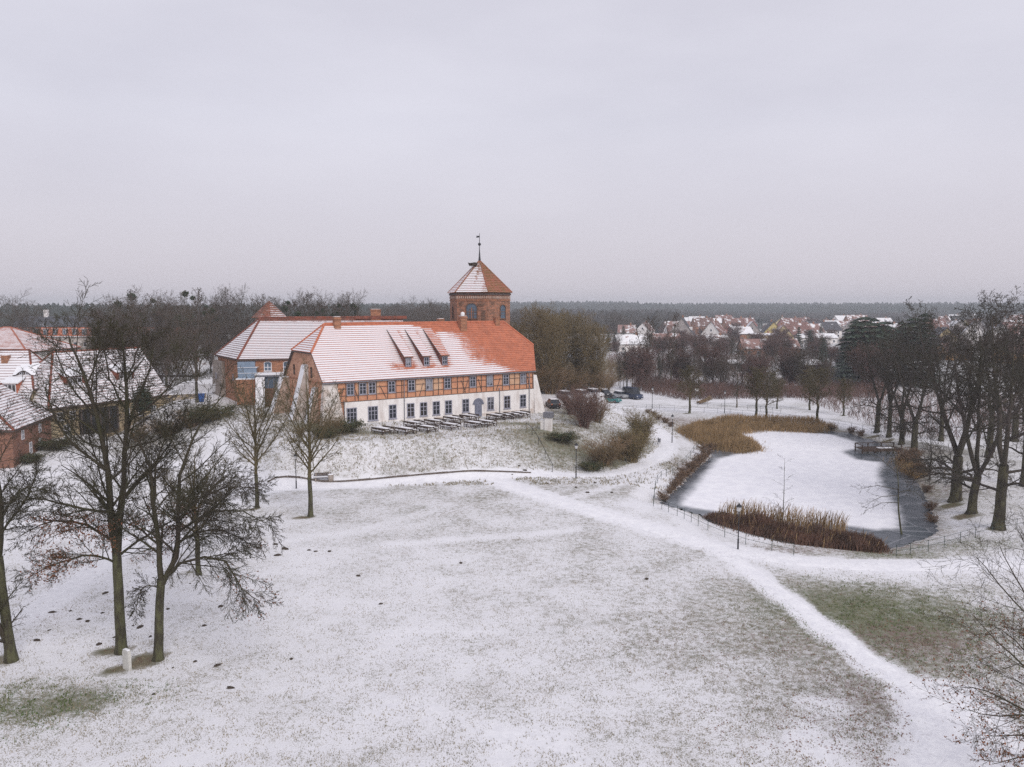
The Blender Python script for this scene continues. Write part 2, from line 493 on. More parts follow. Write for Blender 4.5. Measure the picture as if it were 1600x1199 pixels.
def catmull(pts, step=.7):
    pts = [Vector(p) for p in pts]
    out = []
    for i in range(len(pts) - 1):
        p0, p1, p2, p3 = pts[max(i - 1, 0)], pts[i], pts[i + 1], pts[min(i + 2, len(pts) - 1)]
        n = max(2, int((p2 - p1).length / step))
        for k in range(n):
            t = k / n
            out.append(.5 * ((2 * p1) + (p2 - p0) * t + (2 * p0 - 5 * p1 + 4 * p2 - p3) * t * t + (3 * p1 - p0 - 3 * p2 + p3) * t ** 3))
    out.append(pts[-1])
    return out
PATHW = {k: (catmull([(at(x, y).x, at(x, y).y, 0) for x, y in pl], .8), w) for k, (pl, w) in PATHS.items()}

# trees that stand on the lawn: bare ground beside the trunk (the side the snow did not reach)
TREE_SPOTS = [(190, 1018, 1.5), (247, 1030, 1.6), (16, 1032, 1.5), (310, 897, 1.1), (402, 793, 1.0), (485, 806, 1.2), (199, 1046, .9),
              (1370, 676, 1.6), (1389, 682, 1.4), (1409, 693, 1.6), (1428, 706, 1.6), (1493, 782, 1.9), (1517, 801, 1.9), (1560, 826, 1.3),
              (1077, 645, 1.2), (1181, 651, 1.0), (1197, 655, 1.0), (1277, 657, 1.4), (1318, 650, .8)]
# px, py, z, radius x, radius y, d_snow, green, litter
BLOBS = [(1375, 960, 0, 10, 7, -.34, 1.0, .2), (1450, 1010, 0, 7, 5, -.26, .7, .7), (1290, 930, 0, 6, 5, -.14, .35, .3),
         (1390, 1090, 0, 6, 5, -.17, .3, .7), (1330, 1150, 0, 8, 5, -.10, .25, .6), (1250, 1010, 0, 8, 6, -.10, .25, .5), (1180, 920, 0, 6, 6, -.06, .2, .3),
         (30, 1110, 0, 5, 3.5, -.22, .8, 0), (115, 1105, 0, 2.5, 1.5, -.25, .9, 0), (180, 1090, 0, 5, 2, -.15, .5, 0),
         (640, 790, 0, 18, 9, -.13, .15, .1), (820, 840, 0, 15, 8, -.09, .1, .1), (960, 880, 0, 14, 10, -.06, .15, .1), (1000, 980, 0, 10, 8, -.06, .15, .2),
         (1100, 1000, 0, 8, 7, -.07, .2, .4), (900, 770, 0, 10, 4, -.12, .1, .2), (620, 730, 1.5, 26, 7, -.16, .3, .5), (860, 690, 2.5, 6, 9, -.25, .7, .4), (840, 665, 4, 6, 6, -.25, .8, .1),
         (940, 725, 0, 8, 5, -.32, .8, .2), (890, 640, 4, 6, 12, -.35, .8, .2), (985, 690, 1, 6, 10, -.3, .6, .3), (700, 700, 2, 30, 6, -.10, .3, .4),
         (500, 678, 3, 5, 4, -.5, .9, .1), (560, 675, 4, 8, 2.5, -.3, .8, .1), (820, 655, 4, 8, 2, -.4, .8, .1), (410, 655, 4, 6, 4, -.25, .5, .3),
         (1060, 655, 0, 10, 8, -.3, .2, .8), (1180, 660, 0, 14, 3, -.25, .3, .6), (1300, 668, 0, 10, 5, -.3, .3, .6), (1440, 700, 0, 10, 12, -.3, .5, .6),
         (1475, 760, 0, 6, 12, -.3, .5, .6), (1530, 720, 0, 14, 14, -.12, .3, .4), (1500, 850, 0, 9, 3, -.22, .6, .2), (1400, 868, 0, 6, 2.2, -.3, .7, .2),
         (1250, 860, 0, 9, 2, -.25, .3, .8), (1090, 730, 0, 4, 9, -.3, .2, .9), (1240, 635, 0, 30, 7, -.10, .6, 0), (330, 650, 3, 10, 5, -.3, .5, .4), (230, 690, 1, 14, 7, -.35, .5, .5),
         (150, 880, 0, 8, 5, -.12, .2, .2), (110, 960, 0, 8, 5, -.08, .2, .3), (60, 690, 0, 6, 8, -.3, .6, .4), (990, 770, 0, 6, 5, -.12, .1, .4)]

def height(x, y):
    x = np.asarray(x, float); y = np.asarray(y, float)
    dtop, dtoe = sdf(x, y, hill_top), sdf(x, y, hill_toe)
    a, b = np.maximum(dtop, 0), np.maximum(-dtoe, 0)
    t = b / (a + b + 1e-6)
    plate = 4.05 - .026 * np.clip(x + 22, -30, 60)
    h = plate * (t * t * (3 - 2 * t) * .55 + t * .45) * (dtoe < 0)
    sp = sdf(x, y, pond)
    hp = np.where(sp > 0, -.8 * (1 - sstep(0, 4.5, sp)), -.8 - np.minimum(-sp, 1.0) * .7)
    h = h + hp * (sp < 4.5)
    sr = sdf(x, y, river)
    h = h + np.where(sr > 0, -2.0 * (1 - sstep(0, 9, sr)), -2.0 - np.minimum(-sr, 2) * .6)
    r = np.hypot(x, y)
    h = h + 13 * sstep(1250, 2200, r) * sstep(-900, 300, x) + 5 * sstep(700, 1600, r) * (x < 300)
    h = h + .16 * np.sin(x * .11 + 1.3) * np.sin(y * .093) * sstep(10, 40, r) * (1 - sstep(150, 400, r))
    # low rise with a bank in the left lawn
    h = h + 1.3 * sstep(-38, -60, x) * sstep(92, 110, y) * (1 - sstep(150, 170, y)) * (dtoe > 0)
    return h

def axis(lo, hi, a, b, step, g=1.18):
    mid = list(np.arange(a, b + .01, step))
    s, p, right = step, b, []
    while p < hi: s *= g; p += s; right.append(min(p, hi))
    s, p, left = step, a, []
    while p > lo: s *= g; p -= s; left.append(max(p, lo))
    return np.array(left[::-1] + mid + right)
gx = axis(-2600, 2600, -82, 62, .8)
gy = axis(-40, 2600, 26, 176, .8)
GX, GY = np.meshgrid(gx, gy)
GZ = height(GX, GY)
nx, ny = len(gx), len(gy)
gv = np.stack([GX.ravel(), GY.ravel(), GZ.ravel()], 1)
ii = np.arange(nx * ny).reshape(ny, nx)
gf = np.stack([ii[:-1, :-1].ravel(), ii[:-1, 1:].ravel(), ii[1:, 1:].ravel(), ii[1:, :-1].ravel()], 1)

X, Y = GX.ravel(), GY.ravel()
cover = np.full(X.shape, .625); green = np.full(X.shape, .12); litter = np.full(X.shape, .08)
cover += .06 * sstep(-5, -30, X) * (1 - sstep(50, 80, Y))
for bx, by, bz, rx, ry, ds, gr, li in BLOBS:
    p = at(bx, by, bz)
    k = np.exp(-(((X - p.x) / rx) ** 2 + ((Y - p.y) / ry) ** 2) * 1.2)
    cover += ds * k; green = np.maximum(green, gr * k); litter = np.maximum(litter, li * k)
rr = np.hypot(X, Y)
far = sstep(185, 260, rr)
fn = np.array([noise.noise((x * .021, y * .021, 3.3)) for x, y in zip(X, Y)])
cover = cover * (1 - far) + far * (.47 + .3 * fn)
litter = np.maximum(litter, far * .25); green = np.maximum(green, far * .3)
for nm, (pl, w) in PATHW.items():
    lw = [(p.x, p.y) for p in pl[::2]] + [(pl[-1].x, pl[-1].y)]
    d = pdist(X, Y, lw)
    if nm == 'left': cover = np.maximum(cover, 1.15 * (1 - sstep(w * .3, w * .8, d)))
    else: cover = np.maximum(cover, 1.25 * (1 - sstep(w * .5 - .3, w * .5 + (.55 if nm == 'branch' else 1.0), d)))
TRACKS = [([(600, 852), (720, 842), (830, 836), (900, 828)], .5, .22), ([(600, 988), (680, 982), (760, 985)], .25, .2), ([(800, 1199), (770, 1150), (640, 1100)], .4, .2), ([(900, 1199), (870, 1160), (800, 1150)], .3, .25),
          ([(1040, 735), (1010, 765), (985, 790)], 1.6, .25), ([(1060, 745), (1030, 780), (1000, 800)], .8, .25), ([(1030, 730), (960, 760), (900, 778)], .7, .2), ([(1085, 842), (1060, 800), (1048, 770)], 1.0, .25), ([(1200, 880), (1300, 905), (1420, 905)], .6, .15),
          ([(1260, 1150), (1300, 1199)], .8, .35), ([(1270, 1098), (1300, 1105)], .7, .3), ([(350, 770), (250, 820), (150, 890), (40, 965)], 1.3, .45), ([(370, 780), (280, 850), (200, 930)], .5, .25), ([(700, 790), (560, 830), (420, 850)], .6, .12)]
for pl, w, add in TRACKS:
    d = pdist(X, Y, [(at(x, y).x, at(x, y).y) for x, y in pl])
    cover += add * (1 - sstep(w * .4, w * .5 + .9, d))
for tx, ty, r0 in TREE_SPOTS:
    p = at(tx, ty)
    r0 = r0 * .78; ux, uy = X - (p.x - r0 * .5), Y - (p.y - r0 * .3)
    k = 1 - sstep(r0 * .45, r0 * 1.0, np.hypot(ux, uy * 1.5))
    cover = cover * (1 - k) - .5 * k; litter = np.maximum(litter, .5 * k)
sp = sdf(X, Y, pond)
bank = np.exp(-((sp - .4) / 1.0) ** 2)
cover -= .25 * bank; litter = np.maximum(litter, .6 * bank)
ground_me = np_mesh('ground', gv, gf, [M['ground']], smooth=True, attrs={'snow': cover, 'green': green, 'litter': litter})
ground = tag(link('ground', ground_me), kind='structure')
BVH = BVHTree.FromPolygons([tuple(v) for v in gv.tolist()], gf.tolist())
def gz(x, y):
    h = BVH.ray_cast(Vector((x, y, 200)), Vector((0, 0, -1)))
    return h[0].z if h[0] is not None else 0.0
def onground(px, py):
    d = ray(px, py)
    h = BVH.ray_cast(Vector((0, 0, CAMZ)), d.normalized())
    return h[0].copy() if h[0] is not None else at(px, py)

PATHN = {'wide': 'castle_path', 'diag': 'meadow_path', 'branch': 'side_path', 'south': 'path_fork', 'far': 'pond_path'}
for k, nm in enumerate(PATHN):
    pl, w = PATHW[nm]
    vs, fs = [], []
    for i, p in enumerate(pl):
        t = (pl[min(i + 1, len(pl) - 1)] - pl[max(i - 1, 0)]).normalized()
        s = Vector((t.y, -t.x, 0))
        for j, f in enumerate((-1, -.6, 0, .6, 1)):
            jit = 1 + .22 * noise.noise((p.x * .8, p.y * .8, j * 7.1 + k)) + .12 * noise.noise((p.x * 3, p.y * 3, j * 7.1 + k))
            q = p + s * (f * w / 2 * (jit if abs(f) > .5 else 1))
            zo = -.03 if abs(f) == 1 else .035
            vs.append((q.x, q.y, gz(q.x, q.y) + zo + k * .004))
    for i in range(len(pl) - 1):
        for j in range(4):
            a = i * 5 + j
            fs.append((a, a + 1, a + 6, a + 5))
    tag(link(PATHN[nm], np_mesh(PATHN[nm], vs, fs, [M['path_snow']], smooth=True)), kind='structure')

# pond ice, a fine sheet inside the shore
px0, px1, py0, py1 = pond[:, 0].min() - 1, pond[:, 0].max() + 1, pond[:, 1].min() - 1, pond[:, 1].max() + 1
ax_, ay_ = np.arange(px0, px1, .7), np.arange(py0, py1, .7)
PX, PY = np.meshgrid(ax_, ay_)
spn = sdf(PX, PY, pond_snow).ravel()
inside = sdf(PX, PY, pond).ravel() < .7
pi_ = np.arange(PX.size).reshape(PX.shape)
pf = np.stack([pi_[:-1, :-1].ravel(), pi_[:-1, 1:].ravel(), pi_[1:, 1:].ravel(), pi_[1:, :-1].ravel()], 1)
pf = pf[inside[pf].all(1)]
ice = link('pond_ice', np_mesh('pond_ice', np.stack([PX.ravel(), PY.ravel(), np.full(PX.size, -.82)], 1), pf, [M['ice']], smooth=True, attrs={'snow': .5 - spn / 2.3}))
tag(ice, kind='structure')
rx0, rx1, ry0, ry1 = river[:, 0].min() - 4, river[:, 0].max() + 4, river[:, 1].min() - 4, river[:, 1].max() + 4
tag(link('river_water', np_mesh('river_water', [(rx0, ry0, -2.05), (rx1, ry0, -2.05), (rx1, ry1, -2.05), (rx0, ry1, -2.05)], [(0, 1, 2, 3)], [M['water']])), kind='structure')

# ------------------------------------------------------------------ roofs, walls, windows
def lerp(a, b, t): return Vector(a) + (Vector(b) - Vector(a)) * t
def slope_frame(poly):
    n = (Vector(poly[1]) - Vector(poly[0])).cross(Vector(poly[-1]) - Vector(poly[0]))
    if n.length < 1e-6: n = (Vector(poly[2]) - Vector(poly[1])).cross(Vector(poly[0]) - Vector(poly[1]))
    n.normalize()
    if n.z < 0: n = -n
    s = Vector((0, 0, 1)).cross(n).normalized()
    v = n.cross(s).normalized()
    if v.z < 0: v, s = -v, -s
    return n, s, v
def courses(poly, parent, exp, mats, snowfn=None, lip=.075, seg=.8, bare=.16, name='tile_course'):
    """rows of tiles: each row a thin wedge with a real lip; poly is convex and planar"""
    poly = [Vector(p) for p in poly]
    n, s, v = slope_frame(poly)
    o = poly[0]
    uv = [((p - o).dot(s), (p - o).dot(v)) for p in poly]
    vmin, vmax = min(q[1] for q in uv), max(q[1] for q in uv)
    def span(vv):
        xs = []
        for (a, b), (c, d) in zip(uv, uv[1:] + uv[:1]):
            if min(b, d) - 1e-6 <= vv <= max(b, d) + 1e-6:
                if abs(d - b) < 1e-6: xs += [a, c]
                else: xs.append(a + (c - a) * (vv - b) / (d - b))
        return (min(xs), max(xs)) if xs else (0, 0)
    nrow = max(1, round((vmax - vmin) / exp)); e = (vmax - vmin) / nrow
    for r in range(nrow):
        v0, v1 = vmin + r * e, vmin + (r + 1) * e
        a0, b0 = span(v0 + 1e-4); a1, b1 = span(v1 - 1e-4)
        m_ = max(1, int(max(b0 - a0, b1 - a1) / seg))
        mb = MB()
        vb = v0 + e * bare
        for i in range(m_):
            def pt(t, vv, hgt):
                f = (vv - v0) / e
                u = (a0 + (b0 - a0) * t) * (1 - f) + (a1 + (b1 - a1) * t) * f
                return o + s * u + v * vv + n * hgt
            t0, t1 = i / m_, (i + 1) / m_
            def sn(t, vv):
                if not snowfn: return .8
                u = (a0 + (b0 - a0) * t)
                return snowfn((u - uv[0][0]), (vv - vmin) / (vmax - vmin), pt(t, vv, 0))
            hb = lip + (.012 - lip) * bare
            mb.face([pt(t0, v0, .0), pt(t1, v0, .0), pt(t1, v0, lip), pt(t0, v0, lip)], 0)
            mb.face([pt(t0, v0, lip), pt(t1, v0, lip), pt(t1, vb, hb), pt(t0, vb, hb)], 0)
            mb.face([pt(t0, vb, hb), pt(t1, vb, hb), pt(t1, v1, .012), pt(t0, v1, .012)], 1, [sn(t0, vb), sn(t1, vb), sn(t1, v1), sn(t0, v1)], [0.0, 0.0, 1.0, 1.0])
        mb.build(name, mats, parent, attr='snow')

def roof_geo(eFL, eFR, eBR, eBL, rL, rR, sL, sR):
    zr = rL.z
    gL, gR = lerp(eFL, eBL, .5), lerp(eFR, eBR, .5); gL.z = gR.z = zr
    d = dict(eFL=eFL, eFR=eFR, eBR=eBR, eBL=eBL, rL=rL, rR=rR, hFL=lerp(eFL, gL, sL), hBL=lerp(eBL, gL, sL), hFR=lerp(eFR, gR, sR), hBR=lerp(eBR, gR, sR))
    d['front'] = [d['eFL'], d['eFR']] + ([d['hFR']] if 0 < sR < 1 else []) + [rR, rL] + ([d['hFL']] if 0 < sL < 1 else [])
    d['back'] = [d['eBR'], d['eBL']] + ([d['hBL']] if 0 < sL < 1 else []) + [rL, rR] + ([d['hBR']] if 0 < sR < 1 else [])
    if sL < 1: d['left'] = [d['hBL'], d['hFL'], rL]
    if sR < 1: d['right'] = [d['hFR'], d['hBR'], rR]
    return d
def roof_body(g, parent, m_roof, thick=.22, rim=None):
    mb = MB()
    for k in ('front', 'back', 'left', 'right'):
        if k in g:
            mb.face(g[k], 0)
            mb.face([p - Vector((0, 0, thick)) for p in reversed(g[k])], 1)
    ring = [g['eFL'], g['eFR']]
    for a, b in ((g['eFL'], g['eFR']), (g['eFR'], g['hFR']), (g['hFR'], g['hBR']), (g['hBR'], g['eBR']), (g['eBR'], g['eBL']), (g['eBL'], g['hBL']), (g['hBL'], g['hFL']), (g['hFL'], g['eFL'])):
        if (a - b).length > 1e-4:
            q = Vector((0, 0, thick))
            mb.face([a - q, b - q, b, a], 1)
    return mb.build('roof', [m_roof, rim or M['timber']], parent)
def ridge_caps(g, parent, m, r=.14):
    for a, b in ((g['rL'], g['rR']), (g['rL'], g['hFL']), (g['rR'], g['hFR']), (g['hFL'], g['hBL']) if False else (g['rL'], g['hBL']), (g['rR'], g['hBR'])):
        if (a - b).length > .5:
            mb = MB(); mb.tube([a + V(0, 0, .05), b + V(0, 0, .05)], r, 6)
            mb.build('ridge_tiles', m, parent)
def wall_body(g, zb, parent, m, inset=.35, insb=.35, name='wall'):
    """walls under a roof, set in from eaves and verges"""
    u = (g['eFR'] - g['eFL']).normalized(); ub = (g['eBR'] - g['eBL']).normalized()
    lf = (g['eBL'] - g['eFL']).normalized(); rf = (g['eBR'] - g['eFR']).normalized()
    W = (g['eBL'] - g['eFL']).length
    zr, ze = g['rL'].z, g['eFL'].z
    sl = (zr - ze) / (W / 2)
    A, B = g['eFL'] + u * inset + lf * insb, g['eFR'] - u * inset + rf * insb
    C, D = g['eBR'] - ub * inset - rf * insb, g['eBL'] + ub * inset - lf * insb
    zt = ze + sl * insb - .26
    mb = MB()
    def up(p, z): return Vector((p.x, p.y, z))
    def gable(p, q, hF, hB, ha):
        if (hF - hB).length < W - .1:
            hz = min(hF.z - .26, zr - .3)
            f = (hz - zt) / max(.01, (zr - .26 - zt))
            f = max(0, min(1, f))
            return [up(p, zb), up(q, zb), up(q, zt), up(lerp(q, p, f / 2), hz), up(lerp(p, q, f / 2), hz), up(p, zt)]
        return [up(p, zb), up(q, zb), up(q, zt), up(p, zt)]
    mb.face([up(A, zb), up(B, zb), up(B, zt), up(A, zt)])
    mb.face([up(C, zb), up(D, zb), up(D, zt), up(C, zt)])
    mb.face(gable(D, A, g['hFL'], g['hBL'], 0) if False else list(reversed(gable(A, D, g['hFL'], g['hBL'], 0))))
    mb.face(gable(B, C, g['hFR'], g['hBR'], 0))
    mb.build(name, m, parent)
    return A, B, C, D, zt
GL = None
def window(parent, c, u, n, w, h, cols=2, rows=3, fm=None, gm=None, sill=True, detail=True, arch=False, proud=.07):
    """frame with bars, standing proud of the wall, the glass set back in it"""
    fm = fm or M['frame']
    gm = gm or M[rng.choice(('glass', 'glass', 'glass_grey', 'glass_warm', 'glass_curtain'))]
    u, n, z = u.normalized(), n.normalized(), Vector((0, 0, 1))
    c = Vector(c)
    mb = MB(); fw = min(.11, w * .12)
    cf = c + n * (proud / 2)
    for s in (-1, 1):
        mb.box(cf + u * (s * (w / 2 - fw / 2)), fw, proud, h, u, n, z)
    mb.box(cf + z * (-h / 2 + fw / 2), w - 2 * fw, proud, fw, u, n, z)
    if arch:
        k = 7
        pts = [c + u * (math.cos(math.pi * i / k) * w / 2) + z * (h / 2 + math.sin(math.pi * i / k) * w * arch) for i in range(k + 1)]
        for a, b in zip(pts, pts[1:]): mb.bar(a + n * (proud / 2), b + n * (proud / 2), proud, fw * 1.2, n)
    else: mb.box(cf + z * (h / 2 - fw / 2), w - 2 * fw, proud, fw, u, n, z)
    if detail:
        cb = c + n * (proud * .42)
        for i in range(1, cols): mb.box(cb + u * (-w / 2 + w * i / cols), fw * .95, proud * .5, h - 2 * fw, u, n, z)
        for j in range(1, rows):
            zz = h / 2 - h * (j * .8 + .2) / rows if rows == 3 else -h / 2 + h * j / rows
            mb.box(cb + z * zz, w - 2 * fw, proud * .4, fw * (.9 if j == 1 else .5), u, n, z)
    if sill: mb.box(c + n * .09 - z * (h / 2 + .04), w + .16, .18, .07, u, n, z)
    wo_ = mb.build('window', fm, parent)
    pb = MB()
    if arch:
        pts = [c + u * (-w / 2 + fw * .5) - z * (h / 2 - fw), c + u * (w / 2 - fw * .5) - z * (h / 2 - fw)] + \
              [c + u * (math.cos(math.pi * i / 8) * (w / 2 - fw * .5)) + z * (h / 2 + math.sin(math.pi * i / 8) * (w * arch)) for i in range(9)]
        pb.prism([p + n * .004 for p in pts], n * .014)
    else: pb.box(c + n * .014, w - fw, .02, h - fw, u, n, z)
    pb.build('pane', gm, wo_)
    return wo_
def chimney(parent, c, u, v, w, d, z0, z1, m=None, snowcap=True):
    mb = MB()
    c = Vector(c)
    mb.box((c.x, c.y, (z0 + z1) / 2), w, d, z1 - z0, u, v)
    mb.box((c.x, c.y, z1 - .16), w + .16, d + .16, .14, u, v)
    mb.box((c.x, c.y, z1 + .03), w + .1, d + .1, .08, u, v)
    o = mb.build('chimney', m or M['brick'], parent)
    if snowcap:
        s = MB(); s.box((c.x, c.y, z1 + .10), w * .9, d * .9, .06, u, v)
        s.build('snow_cap', M['snow'], o)
    return o

# ------------------------------------------------------------------ the long half-timbered castle house
Z3 = Vector((0, 0, 1))
def on_line(o, d, px, py=590):
    """point of the ground line o + t d that lies in the direction of the pixel column"""
    r = ray(px, py); k = r.x / r.y
    t = (k * o.y - o.x) / (d.x - k * d.y)
    return o + d * t
ZE, ZR, WID = 10.0, 17.6, 16.0
eFL, eFR = at(504, 598.5, ZE), at(837, 579.5, ZE)
fu = (eFR - eFL).normalized(); fb = Vector((-fu.y, fu.x, 0)); fn_ = -fb
LEN = (eFR - eFL).length
hFR = on_line(eFL + fb * 4, fu, 833.5); rR_ = on_line(eFL + fb * 8, fu, 787); rL_ = on_line(eFL + fb * 8, fu, 509)
rR_.z = rL_.z = ZR
eBL = eFL + fb * WID; eBR = eFR + (hFR - eFR) * 4
eBR.z = ZE
MG = roof_geo(eFL, eFR, eBR, eBL, rL_, rR_, .5, .5)
house = empty('castle_house', (0, 0, 0))
tag(house, 'long half-timbered castle house with snowy red roof and white ground floor', 'castle house')
roof = roof_body(MG, house, M['tile'])
DORM = [(638, 1), (666.5, .95), (695, .5)]
def dorm_t(px): return (on_line(eFL + fb * 1.5, fu, px) - eFL).dot(fu)
dts = [dorm_t(p) for p, _ in DORM]
def main_snow(u, f, p):
    q = p - eFL
    t = float(q.dot(fu) / LEN); f = float(f)
    n = noise.noise((q.dot(fu) * .30, f * 2.2, 1.7)); n2 = noise.noise((q.dot(fu) * .9, f * 6, 4.7))
    edge = .74 + .13 * (.5 - f) + .05 * n + .03 * n2 + .10 * sstep(.22, .04, f)
    s = 1.08 - 1.15 * sstep(edge - .17, edge + .10, t)                   # swept bare towards the right
    s -= 1.0 * sstep(.93 - .16 * sstep(.45, .62, t), .99 - .10 * sstep(.45, .62, t), f) * sstep(.03, .12, t)   # and under the ridge
    for d in dts:                                                        # tiles swept clear beside the dormers
        x = q.dot(fu) - d
        if .16 < f < .86: s -= .75 * math.exp(-((x - .95) / .5) ** 2)
        s -= .75 * math.exp(-((x + .2) / 1.2) ** 2 - ((f - .17) / .06) ** 2)
    x = q.dot(fu) - dts[0]
    s -= .7 * math.exp(-((x + 1.9) / 1.5) ** 2 - ((f - .22) / .08) ** 2)
    return float(s)
courses(MG['front'], roof, .405, [M['tile'], M['tile_snow']], main_snow, bare=.13)
courses(MG['left'], roof, .405, [M['tile'], M['tile_snow']], lambda u, f, p: .95 - .5 * sstep(.8, 1, np.float64(f)))
ridge_caps(MG, roof, M['tile'], .17)
A, B, C, D, zt = wall_body(MG, 2.0, house, M['brick_orange'], .35, .35)
L_ = (B - A).length
ZS = 7.12                                                                # sill beam between the storeys
def fac(px, py=620): return (on_line(A, fu, px, py) - A).dot(fu)         # metres along the facade
def fpt(t, z, out=0.0): return Vector((A.x, A.y, 0)) + fu * t + Z3 * z + fn_ * out
t0, t1 = fac(526), fac(832.5)
mb = MB(); mb.box(fpt((t0 + t1) / 2, (ZS + zt - .05) / 2, .03), t1 - t0, .06, zt - .05 - ZS, fu, fn_, Z3)
mb.build('upper_wall', M['infill'], house)
# pale plastered bays between the posts
for pa, pb_ in ((558, 592), (648, 690), (783, 812)):
    a, b = fac(pa), fac(pb_)
    mb = MB(); mb.box(fpt((a + b) / 2, (8.0 + zt - .1) / 2, .065), b - a, .012, zt - .1 - 8.0, fu, fn_, Z3)
    mb.build('plaster_panel', M['infill_pale'], house)
tl0 = fac(538, 650)
mb = MB(); mb.box(fpt((tl0 + t1 + .6) / 2, (2.0 + ZS) / 2, .10), t1 + .6 - tl0, .24, ZS - 2.0, fu, fn_, Z3)
mb.build('ground_floor_wall', M['white_wall'], house)
mb = MB(); mb.box(fpt((tl0 + t1) / 2, 3.3, .24), t1 - tl0, .06, 1.3, fu, fn_, Z3)
mb.build('plinth', M['pier_wall'], house)
# timbers
def timber(nm, p, q, w=.17):
    m_ = MB(); m_.bar(p, q, .06, w, fn_); m_.build(nm, M['timber'], house)
UPW = [547.2, 566.6, 581.2, 611.8, 642.7, 670.3, 698.9, 738.3, 764.8, 790, 816.8]
LOW = [548.6, 581.7, 612.5, 640.6, 660.7, 680.5, 699.6, 726.4, 765.3, 791, 815.7]
upt = [fac(p) for p in UPW]
FO = .085
timber('sill_beam', fpt(t0, ZS + .06, FO), fpt(t1, ZS + .06, FO), .2)
timber('wall_plate', fpt(t0, zt - .15, FO), fpt(t1, zt - .15, FO), .22)
posts = [t0 + .1, t1 - .1]
for t in upt: posts += [t - .66, t + .66]
posts.sort()
k = 0
while k < len(posts) - 1:
    gap = posts[k + 1] - posts[k]
    if gap < .25: posts.pop(k + 1); continue
    if gap > 1.7: posts.insert(k + 1, posts[k] + gap / max(2, round(gap / 1.15)));
    k += 1
for t in posts: timber('timber_post', fpt(t, ZS + .17, FO), fpt(t, zt - .27, FO), .15)
for a, b in zip(posts, posts[1:]):
    if b - a > .3:
        timber('timber_rail', fpt(a + .08, 8.02, FO - .004), fpt(b - .08, 8.02, FO - .004), .14)
        if not any(a < t < b for t in upt) and b - a > .7: timber('timber_rail', fpt(a + .08, 9.0, FO - .004), fpt(b - .08, 9.0, FO - .004), .12)
for pa, pb_ in ((531, 537), (603, 593), (560, 553), (655, 661), (727, 720), (725, 731), (752, 747), (775, 781), (828, 823)):
    timber('timber_brace', fpt(fac(pa), ZS + .2, FO - .008), fpt(fac(pb_), 9.2, FO - .008), .13)
for t in upt: window(house, fpt(t, 8.86, .06), fu, fn_, 1.08, 1.62, 2, 3)
for i, p in enumerate(LOW):
    w = 1.5 if i < 2 else 1.2
    window(house, fpt(fac(p, 650), 5.35, .22), fu, fn_, w, 2.0, 3 if i < 2 else 2, 3)
# arched door with a hood
td = fac(746, 640); ow = .22
db = MB(); db.prism([fpt(td - .62, 3.3, ow), fpt(td + .62, 3.3, ow), fpt(td + .62, 5.55, ow)] + [fpt(td + .62 * math.cos(a), 5.55 + .5 * math.sin(a), ow) for a in (math.pi * i / 8 for i in range(1, 8))] + [fpt(td - .62, 5.55, ow)], fn_ * .06)
door = db.build('door', M['door_grey'], house)
for s in (-1, 1):
    q = MB(); q.box(fpt(td + s * .3, 4.55, ow + .075), .5, .03, 1.7, fu, fn_, Z3); q.build('door_leaf', M['door_grey'], door)
q = MB(); q.tube([fpt(td + .1, 4.5, ow + .09), fpt(td + .1, 4.5, ow + .15)], .03, 6); q.build('handle', M['metal_dark'], door)
hb = MB()
pts = [fpt(td + .74 * math.cos(a), 5.55 + .62 * math.sin(a), ow + .06) for a in (math.pi * i / 10 for i in range(11))]
for a, b in zip(pts, pts[1:]): hb.bar(a, b, .3, .13, fn_)
for s in (-1, 1): hb.box(fpt(td + s * .82, 5.5, ow + .08), .34, .22, .14, fu, fn_, Z3)
hb.build('door_hood', M['door_grey'], house)
# gutter and downpipes
mb = MB(); mb.tube([eFL + fn_ * .06 - Z3 * .12, eFR + fn_ * .06 - Z3 * .12], .09, 6); mb.build('gutter', M['metal_grey'], house)
for px, top in ((537, ZS), (630.5, 9.7), (779, ZS + .2), (825, ZS + 2.4)):
    t = fac(px, 650); mb = MB(); mb.tube([fpt(t, 3.2, .34), fpt(t, top, .34), fpt(t, top + .3, .2)], .06, 6); mb.build('downpipe', M['metal_grey'], house)
# white masonry at the two ends of the facade
def pier(nm, p, m_):
    q = MB(); q.hexa(p); return q.build(nm, m_, house)
pier('corner_pier', [fpt(-.9, 1.5, 1.3), fpt(tl0 + .25, 1.5, .9), fpt(tl0 + .25, 1.5, -.4), fpt(-.9, 1.5, -.4),
                     fpt(-.12, zt - .15, .12), fpt(t0 - .03, zt - .15, .12), fpt(t0 - .03, zt - .15, -.4), fpt(-.12, zt - .15, -.4)], M['pier_wall'])
pier('corner_pier', [fpt(t1 + .03, 1.5, .75), fpt(L_ + 2.3, 1.5, .75), fpt(L_ + 2.3, 1.5, -1.6), fpt(t1 + .03, 1.5, -1.6),
                     fpt(t1 + .03, 9.3, .14), fpt(L_ + .5, 9.3, .14), fpt(L_ + .5, 9.3, -1.6), fpt(t1 + .03, 9.3, -1.6)], M['white_wall'])
